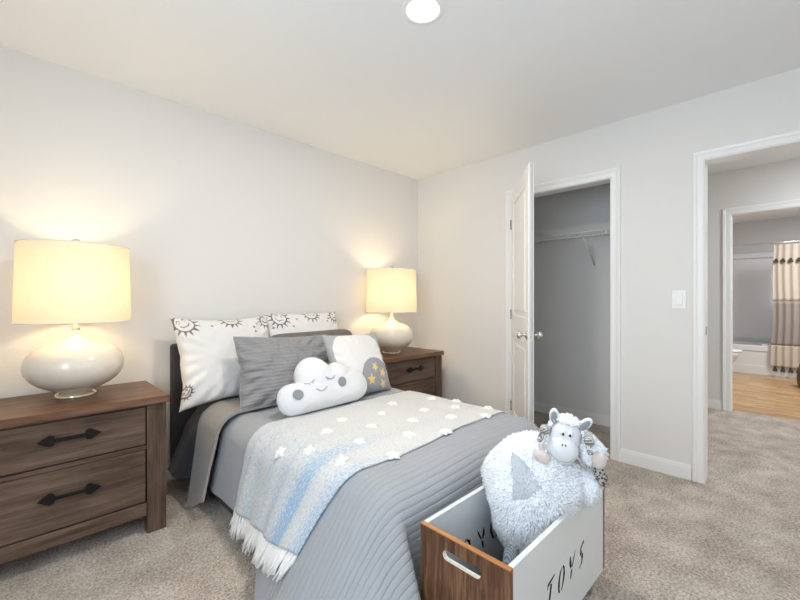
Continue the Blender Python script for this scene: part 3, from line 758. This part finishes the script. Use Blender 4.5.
def star_in(px, py, cx, cy, R_, rot):
    x, y = px-cx, py-cy; r = math.hypot(x, y)
    if r > R_: return False
    a = (math.atan2(y, x)-rot) % (2*PI/5); a = abs(a-PI/5)
    # polygon edge between tip (angle PI/5) and notch (angle 0) 
    ri = 0.42*R_; 
    tx, ty = R_*math.cos(PI/5), R_*math.sin(PI/5)
    qx, qy = ri, 0.0
    X, Y = r*math.cos(PI/5-a), r*math.sin(PI/5-a)
    return ((tx-qx)*(Y-qy)-(ty-qy)*(X-qx)) > 0
def starp(x, z):
    if (x < 0.20 and x > -0.5):
        # white rounded panel
        cx, cz, hx, hz, rr = -0.012, 0.22, 0.215, 0.215, 0.13
        dx, dz = max(0, abs(x-cx)-(hx-rr)), max(0, abs(z-cz)-(hz-rr))
        white = math.hypot(dx, dz) < rr
    else: white = False
    el = ((x-0.085)/0.150)**2+((z-0.095)/0.145)**2 < 1 or (x > 0.09 and z < 0.09)
    if el:
        for s in ((0.075, 0.172, 0.040, 0.3), (0.020, 0.090, 0.046, 0.9), (0.150, 0.125, 0.040, 0.5), (0.140, 0.045, 0.042, 0.1)):
            if star_in(x, z, *s): return 3
        return 2
    return 1 if white else 0
pillow('cushion', 'square grey cushion with a white shape and yellow stars, leaning by the corner nightstand', 'cushion', (-1.395, -0.80, ZT+0.025), 0.50, 0.44, 0.15, 0.38, 0.10, ['grey_cotton', 'white_cotton', 'blue_grey', 'yellow'], 5.2, 0.025, starp, 150, 140, wr=0.004)

# cloud cushion
def cloud():
    circ = [(-0.205, 0.085, 0.083), (-0.055, 0.185, 0.108), (0.100, 0.160, 0.085), (0.215, 0.095, 0.085)]
    base = (-0.205, 0.215, 0.0, 0.13)
    def inside(x, z):
        if z < 0.004: return False
        for (a, b, r) in circ:
            if math.hypot(x-a, z-b) < r: return True
        return -0.205 < x < 0.215 and 0.004 < z < 0.13
    cx, cz = 0.0, 0.105; NTh = 260
    rad = []
    for k in range(NTh):
        a = 2*PI*k/NTh; lo, hi = 0, 0.4; r = 0.4
        while r > 0 and not inside(cx+r*math.cos(a), cz+r*math.sin(a)): r -= 0.001
        rad.append(r)
    for _ in range(2): rad = [(rad[k-1]+2*rad[k]+rad[(k+1) % NTh])/4 for k in range(NTh)]
    NR = 70
    def pt(i, k, side):
        s = i/NR; rr = 1-(1-s)**1.5 if s < 1 else 1
        a = 2*PI*(k % NTh)/NTh; r = rad[k % NTh]*rr
        hgt = 0.078*max(0, 1-rr**2.6)**0.5
        x, z = cx+r*math.cos(a), cz+r*math.sin(a)
        for (q, b, rc) in circ: hgt += 0.010*math.exp(-((x-q)**2+(z-b)**2)/(rc*0.55)**2)*max(0, 1-rr**4)
        hgt += 0.004*noise.noise(Vector((x*14, z*14, 2)))*max(0, 1-rr**3)
        return Vector((x, side*hgt, z)), x, z
    o = None; mbs = MB(); 
    for side in (-1, 1):
        vs = [pt(i, k, side)[0] for i in range(NR+1) for k in range(NTh)]
        fs = []
        for i in range(NR):
            for k in range(NTh):
                l = (k+1) % NTh; q = (i*NTh+k, i*NTh+l, (i+1)*NTh+l, (i+1)*NTh+k); fs.append(q if side > 0 else tuple(reversed(q)))
        mbs.add(vs, fs, 0, True)
    o = mbs.build('cloud_cushion', 'plush')
    def surf(x, z):
        a = math.atan2(z-cz, x-cx) % (2*PI); r = rad[int(a/(2*PI)*NTh) % NTh]; rr = min(0.999, math.hypot(x-cx, z-cz)/r)
        h = 0.078*(1-rr**2.6)**0.5
        for (q, b, rc) in circ: h += 0.010*math.exp(-((x-q)**2+(z-b)**2)/(rc*0.55)**2)*max(0, 1-rr**4)
        return -h-0.003
    for (x, z) in ((-0.205, 0.098), (0.070, 0.118)):
        m = MB(); vs = [(x, surf(x, z)-0.002, z)]; fs = []
        for ring in (0.5, 1.0):
            for k in range(28):
                a = k*2*PI/28; X, Z = x+0.0265*ring*math.cos(a), z+0.0265*ring*math.sin(a); vs.append((X, surf(X, Z)-0.0015, Z))
        for k in range(28):
            l = (k+1) % 28; fs.append((0, 1+l, 1+k)); fs.append((1+k, 1+l, 29+l, 29+k))
        m.add(vs, [tuple(reversed(f)) for f in fs] if False else fs, 0, True); m.build('cheek_patch', 'plush_grey', o, label='round grey felt cheek')
    def arc(name, cx_, cz_, w_, dip, lash=0):
        m = MB(); pts = []
        for k in range(13):
            f = k/12*2-1; X = cx_+w_*f; Z = cz_-dip*(1-f*f); pts.append((X, surf(X, Z), Z))
        m.tube(pts, 0.0026, 6)
        for j in range(lash):
            f = -0.6+1.2*j/(max(1, lash-1)); X = cx_+w_*f; Z = cz_-dip*(1-f*f); m.tube([(X, surf(X, Z), Z), (X+0.006*f, surf(X, Z-0.012), Z-0.010)], 0.0016, 5)
        m.build(name, 'stitch', o)
    arc('closed_eye', -0.130, 0.158, 0.034, 0.015, 3); arc('closed_eye', 0.000, 0.160, 0.032, 0.014, 3); arc('smile', -0.068, 0.108, 0.032, 0.016)
    o.matrix_world = Matrix.Translation((-1.770, -0.905, ZT+0.035)) @ Matrix.Rotation(0.02, 4, 'Z') @ Matrix.Rotation(-0.38, 4, 'X') @ Matrix.Rotation(-0.01, 4, 'Y') @ Matrix.Scale(1.07, 4)
    tag(o, 'white plush cloud cushion with sleeping face and grey cheeks lying against the grey sham', 'cushion')
cloud()

# ------------------------------------------------------------------ toy box
BXa, BXb, BYa, BYb, Zb, Zt_ = -2.165, -1.43, -2.300, -1.985, 0.095, 0.443
box = thing('toy_box', 'white and walnut toy box with cut-out TOYS lettering at the foot of the bed', 'toy box', ((BXa+BXb)/2, (BYa+BYb)/2, 0))
bw, bd = (BXb-BXa)/2, (BYb-BYa)/2; tp = 0.016
STROKES = {   # tapered stencil strokes: list of [(x, z, halfwidth), ...] in letter units (0..1)
 'T': [[(-.42, .86, .05), (-.1, .92, .04), (.1, .95, .035), (.44, 1.02, .015)], [(-.42, .93, .02), (-.40, .72, .035)], [(.04, .80, .085), (.0, .4, .075), (-.02, .0, .05)]],
 'O': [[(-.02, .98, .012), (-.26, .78, .06), (-.34, .46, .085), (-.26, .14, .06), (-.10, .02, .012)], [(.08, .98, .012), (.27, .80, .06), (.34, .5, .085), (.24, .18, .06), (.04, .02, .012)]],
 'Y': [[(-.34, .98, .04), (-.28, .72, .085), (-.08, .48, .05)], [(.40, 1.04, .012), (.24, .78, .05), (.06, .46, .04)], [(.0, .38, .075), (-.02, .0, .05)]],
 'S': [[(.30, 1.04, .012), (.10, .96, .03), (-.12, .82, .06), (-.10, .62, .085), (.04, .52, .04)], [(.08, .50, .06), (.24, .36, .085), (.20, .16, .06), (-.02, .03, .02), (-.22, .0, .01)], [(.30, 1.0, .02), (.28, .86, .03)]],
}
def letters(y0, y1, mirror):
    m = MB()
    for i, ch in enumerate('TOYS'):
        cx = -0.1245+0.083*i; hh = 0.077; zb = 0.220
        for st_ in STROKES[ch]:
            # resample
            pts = []
            for a, b in zip(st_, st_[1:]):
                for k in range(4): f = k/4; pts.append(tuple(a[q]*(1-f)+b[q]*f for q in range(3)))
            pts.append(st_[-1]); L = []; Rr = []
            for k, (x, z, hw) in enumerate(pts):
                x0, z0, _ = pts[max(k-1, 0)]; x1, z1, _ = pts[min(k+1, len(pts)-1)]; dx, dz = x1-x0, z1-z0; n = math.hypot(dx, dz) or 1
                hw = hw*1.45+0.008; L.append((x-dz/n*hw, z+dx/n*hw)); Rr.append((x+dz/n*hw, z-dx/n*hw))
            n = len(pts); vs = []
            for (x, z), (x2, z2) in zip(L, Rr):
                for (a, b) in ((x, z), (x2, z2)):
                    X = cx+a*0.056+(b-.5)*0.016; X = -X if mirror else X
                    vs += [(X, y0, zb+b*hh), (X, y1, zb+b*hh)]
            fs = []
            for k in range(n-1):
                o_, p_ = 4*k, 4*k+4
                fs += [(o_, o_+2, p_+2, p_), (o_+1, p_+1, p_+3, o_+3), (o_, p_, p_+1, o_+1), (o_+2, o_+3, p_+3, p_+2)]
            fs += [(0, 1, 3, 2), (4*n-4, 4*n-2, 4*n-1, 4*n-3)]
            m.add(vs, fs)
    me = m.mesh('t', ['box_white', 'gap']); bm = bmesh.new(); bm.from_mesh(me); bmesh.ops.recalc_face_normals(bm, faces=bm.faces[:])
    r = MB(); r.bm(bm, 1); return r
for (yc, mir) in ((-bd+tp/2, False), (bd-tp/2, True)):
    p = MB(); p.span(-bw+tp, bw-tp, yc-tp/2, yc+tp/2, Zb, Zt_)
    me = p.mesh('panel', ['box_white', 'gap'])
    try:
        me = boolean_cut(me, letters(yc-0.03, yc+0.03, mir), ['box_white', 'gap'])
    except Exception as e: print('bool', e)
    o = bpy.data.objects.new('front_panel' if not mir else 'back_panel', me); COL.objects.link(o); o.parent = box
    o['label'] = 'pale grey-white panel with the word TOYS cut through'
for s in (-1, 1):
    p = MB(); xa, xb = (s*bw-tp, s*bw) if s > 0 else (s*bw, s*bw+tp)
    p.span(xa, xb, -bd, bd, Zb, Zt_-0.002)
    c = MB(); prof = []
    for k in range(24):
        a = 2*PI*k/24; prof.append((0.052*(1 if math.cos(a) > 0 else -1)+0.0155*math.cos(a), 0.386+0.0155*math.sin(a)))
    vs = [(xa-0.02, y, z) for y, z in prof]+[(xb+0.02, y, z) for y, z in prof]
    c.add(vs, [tuple(reversed(range(24))), tuple(range(24, 48))]+[(k, (k+1) % 24, (k+1) % 24+24, k+24) for k in range(24)], 1)
    me = boolean_cut(p.mesh('end', ['walnut', 'box_edge']), c, ['walnut', 'box_edge'])
    o = bpy.data.objects.new('end_panel', me); COL.objects.link(o); o.parent = box; o['label'] = 'walnut end panel with a slot handle'
    e = MB(); e.span(xa-0.0005, xb+0.0005, -bd-0.0005, bd+0.0005, Zt_-0.003, Zt_+0.001, 0.001); e.build('top_edge', 'walnut_edge', o)
MB().span(-bw+tp, bw-tp, -bd+tp, bd-tp, Zb+0.005, Zb+0.018).build('bottom_panel', 'gap', box)
for sx in (-1, 1):
    for sy in (-1, 1):
        MB().lathe([(0, 0), (0.013, 0), (0.022, Zb), (0, Zb)], 20, (sx*(bw-0.045), sy*(bd-0.045), 0)).build('leg', 'leg_grey', box)

# ------------------------------------------------------------------ plush sheep
sheep = thing('plush_sheep', 'fluffy white stuffed sheep with grey patch and horns sitting in the toy box', 'soft toy', (-1.70, -2.140, 0.12))
e1 = Vector((0.38, -0.925, 0)); fw = Vector((-0.925, -0.38, 0)); up = Vector((0, 0, 1))
SC = Vector((0.0, 0.0, 0.305))         # body centre, local
def body_pt(n, f=1.0):
    x, y, z = n
    ry = 0.130+0.060*max(0, min(1, (z+0.15)/0.5)); rx = 0.196; rz = 0.215
    ln = 1+0.05*noise.noise(Vector((x*3, y*3, z*3)))
    return Vector((x*rx, y*ry, z*rz))*ln*f+SC
def fur(mb, ptf, nrmf, count, length, wid, mat=0, seed=1, keep=None, down=0.12):
    rnd = random.Random(seed); vs = []; fs = []
    for i in range(count):
        zc = 1-2*(i+0.5)/count; a = i*2.399963; r = math.sqrt(max(0, 1-zc*zc)); n0 = Vector((r*math.cos(a), r*math.sin(a), zc))
        n0 = (n0+Vector((rnd.uniform(-.03, .03), rnd.uniform(-.03, .03), rnd.uniform(-.03, .03)))).normalized()
        if keep and not keep(n0): continue
        p = ptf(n0); nn = nrmf(n0, p)
        cl = noise.noise_vector(n0*7.0+Vector((seed, 0, 0)))
        d = (nn+cl*0.45+Vector((rnd.uniform(-.5, .5), rnd.uniform(-.5, .5), rnd.uniform(-.5, .5)-down))).normalized()
        t = d.cross(Vector((rnd.random()-.5, rnd.random()-.5, rnd.random()-.5))).normalized(); b = d.cross(t)
        L = length*rnd.uniform(0.6, 1.15); w_ = wid*rnd.uniform(0.7, 1.2)
        cv = (t*rnd.uniform(-.5, .5)+b*rnd.uniform(-.5, .5)+Vector((0, 0, -.15)))*L*0.45
        o = len(vs)
        for (s, ww) in ((-.1, 1.0), (.45, .8)):
            c = p+d*L*s+cv*max(0, s)**2
            for k in range(3): q = k*2*PI/3; vs.append(c+(t*math.cos(q)+b*math.sin(q))*w_*ww)
        vs.append(p+d*L+cv)
        for k in range(3):
            l = (k+1) % 3; fs.append((o+k, o+l, o+3+l, o+3+k)); fs.append((o+3+k, o+3+l, o+6))
    mb.add(vs, fs, mat, True)
UPV = Vector((0.36, 0.15, 0.92)).normalized()
PATCH = [(-.42, .60), (-.12, .42), (.14, .10), (-.04, -.08), (-.33, -.15), (-.38, .2)]
def in_patch(n):
    if n.dot(fw) < 0.05: return False
    a, b = n.dot(e1)-0.05, n.dot(UPV); c = False
    for i in range(len(PATCH)):
        (x1, y1), (x2, y2) = PATCH[i], PATCH[i-1]
        if (y1 > b) != (y2 > b) and a < (x2-x1)*(b-y1)/(y2-y1)+x1: c = not c
    return c
m = MB(); bm = bmesh.new(); bmesh.ops.create_icosphere(bm, subdivisions=5, radius=1.0)
for v in bm.verts: v.co = body_pt(v.co.normalized(), 0.98)
m.bm(bm, 0, True)
fur(m, lambda n: body_pt(n, 0.98), lambda n, p: n, 15000, 0.020, 0.0048, 0, 3, keep=lambda n: not in_patch(n))
m.build('body', 'fur', sheep)
m = MB(); fur(m, lambda n: body_pt(n, 0.985), lambda n, p: n, 16000, 0.009, 0.0035, 0, 8, keep=in_patch, down=0)
bm = bmesh.new(); bmesh.ops.create_icosphere(bm, subdivisions=6, radius=1.0)
bmesh.ops.delete(bm, geom=[f for f in bm.faces if not in_patch(f.calc_center_median().normalized())], context='FACES')
for v in bm.verts: v.co = body_pt(v.co.normalized(), 1.0)
m.bm(bm, 0, True); m.build('grey_patch', 'greypatch', sheep, label='grey triangular patch on the fleece')
# head, turned towards the room's near corner
hc = Vector((-0.003, -0.116, 0.548))
hx = Matrix.Translation(hc) @ Matrix.Rotation(-1.16, 4, 'Z') @ Matrix.Rotation(0.14, 4, 'Y') @ Matrix.Rotation(0.10, 4, 'X')
head = MB(); head.ball((0, 0, 0.004), (0.051, 0.050, 0.064), u=32, v=20, xf=hx)
ho = head.build('head', 'plush', sheep)
fm = MB()
def hp_(n): return hx @ Vector((n.x*0.055, n.y*0.052+0.004, n.z*0.066+0.007))
fur(fm, hp_, lambda n, p: (hx.to_3x3() @ n), 2600, 0.015, 0.0040, 0, 5, keep=lambda n: n.y > -0.25 or n.z > 0.78, down=0)
fm.build('fleece', 'fur', ho)
mz = MB(); mz.ball((-0.003, -0.034, -0.030), (0.050, 0.042, 0.050), u=32, v=20, xf=hx)
mo = mz.build('muzzle', 'plush', sheep)
sm_ = MB(); pts = []
for k in range(15):
    f = k/14*2-1; a = f*1.2
    X = 0.043*math.sin(a); Z = -0.028-0.030*math.cos(a)
    q = 1-(X/0.050)**2-((Z+0.030)/0.050)**2; pts.append((X-0.003, -0.034-0.042*math.sqrt(max(0.0, q))-0.0008, Z))
sm_.tube(pts, 0.0012, 6, xf=hx); sm_.build('smile', 'stitch', mo)
for s in (-1, 1):
    e = MB(); e.ball((s*0.012, -0.040, 0.032), (0.010, 0.010, 0.013), u=12, v=8, xf=hx); eo = e.build('eye', 'plush', sheep)
    e = MB(); e.ball((s*0.011, -0.0503, 0.031), (0.0040, 0.003, 0.0048), u=10, v=8, xf=hx); e.build('pupil', 'black_iron', eo)
for s in (-1, 1):
    e = MB(); e.ball((s*0.005-0.004, -0.0672, 0.000), (0.0022, 0.003, 0.0042), u=10, v=6, xf=hx); e.build('nostril', 'black_iron', mo)
for s in (-1, 1):   # ears: upright leaf shapes, grey inside
    E = hx @ Matrix.Translation((s*0.042, -0.004, 0.044)) @ Matrix.Rotation(s*(0.15 if s < 0 else 0.60), 4, 'Y')
    e = MB(); e.ball((0, 0.004, 0.024), (0.017, 0.009, 0.030), u=20, v=12, xf=E); eo = e.build('ear', 'plush', sheep)
    e = MB(); e.ball((0, -0.0045, 0.022), (0.011, 0.0050, 0.023), u=20, v=12, xf=E); e.build('inner_ear', 'plush_grey', eo)
for s in (-1, 1):   # curled horns
    pts = []; rs = []
    for k in range(22):
        f = k/21; a = 0.9+f*4.6; r = 0.032*(1-0.55*f)
        pts.append((s*(0.070+0.014*f), -0.020-r*math.cos(a)*0.8-0.012, -0.002+r*math.sin(a))); rs.append(0.016*(1-0.6*f))
    e = MB(); e.tube(pts, rs, 12, xf=hx); e.build('horn', 'horn', sheep)
# arms: fluffy sausages ending in suede hoofs beside the chin
def limb(p0, p1, r0, r1, seed, cnt=1500):
    p0, p1 = Vector(p0), Vector(p1); m = MB(); m.tube([p0, (p0+p1)/2, p1], [r0*.9, (r0+r1)/2, r1*.9], 16)
    ax = (p1-p0); ln = ax.length; ax.normalize(); t = ax.orthogonal().normalized(); b = ax.cross(t)
    def pf(n):
        f = (n.z+1)/2; rr = (r0*(1-f)+r1*f)*min(1, math.hypot(n.x, n.y)*1.5); q = math.hypot(n.x, n.y) or 1
        return p0+ax*(-r0*.3+f*(ln+(r0+r1)*.4))+(t*n.x+b*n.y)/q*rr
    fur(m, pf, lambda n, p: (ax*n.z*0.6+t*n.x+b*n.y).normalized(), cnt, 0.017, 0.0042, 0, seed, down=0.05)
    return m
ar = limb(hc-e1*0.135-up*0.085-fw*0.01, hc-e1*0.088-up*0.062+fw*0.038, 0.032, 0.026, 21).build('arm', 'fur', sheep)
h = MB(); h.ball((0, 0, 0), (0.030, 0.021, 0.021), xf=Matrix.Translation(hc-e1*0.074-up*0.055+fw*0.070) @ Matrix.Rotation(-1.18, 4, 'Z') @ Matrix.Rotation(0.45, 4, 'Y')); h.build('hoof', 'hoof', ar)
ar = limb(hc+e1*0.055-up*0.020-fw*0.05, hc+e1*0.098-up*0.052-fw*0.0, 0.034, 0.032, 22).build('arm', 'fur', sheep)
h = MB(); h.ball((0, 0, 0), (0.023, 0.019, 0.030), xf=Matrix.Translation(hc+e1*0.105-up*0.052+fw*0.035) @ Matrix.Rotation(-1.18, 4, 'Z')); h.build('hoof', 'hoof', ar)
h = MB(); h.ball((0, 0, 0), (0.015, 0.013, 0.013), xf=Matrix.Translation(hc+e1*0.074+up*0.018+fw*0.0)); h.build('hand_tip', 'hoof', ar)
limb(hc+e1*0.030-up*0.160-fw*0.03, hc+e1*0.082-up*0.175-fw*0.02, 0.050, 0.046, 31, 2600).build('haunch', 'fur', sheep)
m = MB(); m.ball((0, 0, 0), (0.020, 0.018, 0.040), xf=Matrix.Translation(hc+e1*0.112-up*0.112+fw*0.012) @ Matrix.Rotation(-1.18, 4, 'Z') @ Matrix.Rotation(-0.40, 4, 'Y')); m.build('foot', 'leopard', sheep)
for (ax_, ay_) in ((-0.175, 0.0), (0.13, 0.0)):
    g = 1 if ax_ > 0 else -1
    m = MB(); m.tube([(ax_-g*0.06, ay_, 0.24), (ax_, ay_, 0.16), (ax_+g*0.018, ay_, 0.10), (ax_+g*0.02, ay_, 0.022)], [0.024, 0.024, 0.023, 0.026], 16); m.build('leg', 'sock', sheep)

# ------------------------------------------------------------------ bathroom
tx = 5.09
tub = thing('bathtub', 'white bathtub along the far wall of the bathroom', 'bathtub', (tx, -2.6, 0))
m = MB(); yl, yr, td = 1.04, -0.85, 0.75
def basin(a, b):
    return None
m.span(0, 0.02, yr, yl, 0, 0.36); m.span(-0.012, 0.075, yr, yl, 0.36, 0.45, 0.012, seg=3); m.span(-0.006, 0.01, yr, yl, 0.0, 0.14, 0.004)
m.span(td-0.06, td, yr, yl, 0.36, 0.45, 0.01); m.span(0.07, td-0.05, yl-0.10, yl, 0.36, 0.45, 0.01); m.span(0.07, td-0.05, yr, yr+0.10, 0.36, 0.45, 0.01)
m.span(0.05, td-0.04, yr+0.06, yl-0.06, 0.08, 0.12); m.span(0.05, 0.08, yr+0.06, yl-0.06, 0.1, 0.40); m.span(td-0.08, td-0.04, yr+0.06, yl-0.06, 0.1, 0.40)
m.span(0.05, td-0.04, yl-0.10, yl-0.06, 0.1, 0.4); m.span(0.05, td-0.04, yr+0.06, yr+0.10, 0.1, 0.4)
m.build('tub_shell', 'tub', tub)
m = MB(); m.span(BX-0.02, BX-0.001, -3.45, -1.552, 0.452, 1.93, 0.004); m.span(BX-0.05, BX-0.018, -3.45, -1.552, 1.86, 1.95, 0.01); m.span(tx+0.02, BX-0.02, -1.57, -1.552, 0.452, 1.93); m.span(BX-0.05, BX-0.018, -3.45, -1.57, 0.50, 0.53, 0.006)
so = m.build('tub_surround', 'surround'); tag(so, 'grey glossy wall panel above the bathtub', 'shower surround')
tag(MB().box((tx+0.03, -2.585, 0.462), (0.05, 0.15, 0.022), 0.008, seg=2).build('soap_dish', 'porcelain'), 'small white soap bar lying on the rim of the bathtub', 'soap')
rod = thing('curtain_rod', 'chrome shower curtain rod spanning above the bathtub', 'curtain rod', (tx-0.03, -2.5, 2.015))
MB().tube([(0, 0.94, 0), (0, -1.0, 0)], 0.0125, 12).build('rod', 'chrome', rod)
for s in (0.935, -0.995): MB().tube([(0, s, 0), (0, s+0.012, 0)], 0.03, 20).build('flange', 'chrome', rod)
cu = thing('shower_curtain', 'cream shower curtain with taupe middle band and brown tassels', 'shower curtain', (tx-0.045, -2.635, 0))
def cfn(z0, z1):
    def f(a, b):
        y = -0.88*a; z = z0+(z1-z0)*b; tp_ = 0.6+0.4*(1-z/2)
        return Vector((-0.018*tp_*math.sin(y*75+0.6*math.sin(y*9))-0.02*(1-z/2), y+0.006*math.sin(z*5)-0.012*(z/2 if a < 0.1 else 0)+ (0.02*(1-z/2) if a < .02 else 0), z))
    return f
for (z0, z1, mt, nm) in ((1.135, 1.985, 'curtain_cream', 'upper_cloth'), (0.475, 1.135, 'curtain_taupe', 'middle_cloth'), (0.155, 0.475, 'curtain_cream', 'hem_cloth')):
    m = MB(); m.grid(cfn(z0, z1), 240, 16); o = m.build(nm, mt, cu)
    s_ = o.modifiers.new('t', 'SOLIDIFY'); s_.thickness = 0.004
k = 0
f0 = cfn(0, 2)
while True:
    y = -(0.03+k*0.083)
    if y < -0.86: break
    for (z, hgt) in ((1.775, 0.055), (0.165, 0.075)):
        q = f0(-y/0.88, z/2); m = MB(); m.lathe([(0, 0), (0.030, 0.0), (0.028, -hgt*0.35+hgt*0.3), (0.022, hgt*0.55), (0.012, hgt*0.7), (0.018, hgt*0.85), (0, hgt)], 14, (q.x-0.028, q.y, z-hgt), sx=0.6); m.build('tassel', 'tassel_brown', cu)
    k += 1
for k in range(9):
    pts = [(0.0175*math.cos(a*PI/8)+0.015, -0.03-k*0.1, 2.005+0.022*math.sin(a*PI/8)) for a in range(17)]
    m = MB(); m.tube(pts, 0.002, 6); m.build('ring', 'chrome', cu)

toi = thing('toilet', 'white toilet at the edge of the bathroom doorway', 'toilet', (4.42, -2.02, 0))
m = MB()
def egg(rx, ry0, ry1, z, cy=0.0, n=40):
    r = []
    for k in range(n):
        a = 2*PI*k/n; yy = math.sin(a); r.append((rx*math.cos(a), cy+(ry1 if yy > 0 else ry0)*yy, z))
    return r
rings = [egg(0.11, 0.215, 0.20, 0.0), egg(0.10, 0.205, 0.20, 0.05), egg(0.09, 0.185, 0.19, 0.17, 0.0), egg(0.13, 0.235, 0.20, 0.27, -0.0), egg(0.175, 0.28, 0.22, 0.345), egg(0.185, 0.30, 0.22, 0.39)]
vs = [p for r in rings for p in r]; n = 40; fs = [(i*n+k, i*n+(k+1) % n, (i+1)*n+(k+1) % n, (i+1)*n+k) for i in range(len(rings)-1) for k in range(n)]
fs += [tuple(reversed(range(n))), tuple((len(rings)-1)*n+k for k in range(n))]
m.add(vs, fs, 0, True); m.build('bowl', 'porcelain', toi)
m = MB(); rs = [egg(0.185, 0.305, 0.19, 0.393), egg(0.192, 0.312, 0.19, 0.405), egg(0.188, 0.308, 0.19, 0.425), egg(0.15, 0.26, 0.16, 0.432)]
m.add([p for r in rs for p in r], [(i*n+k, i*n+(k+1) % n, (i+1)*n+(k+1) % n, (i+1)*n+k) for i in range(3) for k in range(n)]+[tuple(reversed(range(n))), tuple(3*n+k for k in range(n))], 0, True); m.build('seat_lid', 'porcelain', toi)
MB().span(-0.20, 0.20, 0.24, 0.44, 0.37, 0.74, 0.03, seg=3).build('tank', 'porcelain', toi)
MB().span(-0.21, 0.21, 0.23, 0.45, 0.74, 0.775, 0.012, seg=2).build('tank_lid', 'porcelain', toi)

wb = thing('waste_basket', 'brown woven waste basket on the tan bathroom floor beside the shower curtain', 'basket', (4.30, -3.03, 0))
MB().lathe([(0, 0), (0.125, 0.0), (0.145, 0.05), (0.150, 0.14), (0.135, 0.24), (0.120, 0.30), (0.112, 0.30), (0.125, 0.22), (0.135, 0.12), (0.12, 0.02), (0, 0.02)], 32).build('basket_body', 'basket', wb)
m = MB(); m.tube([(0.117*math.cos(a*PI/16), 0.117*math.sin(a*PI/16), 0.302) for a in range(33)], 0.009, 8); m.build('rim', 'basket', wb)
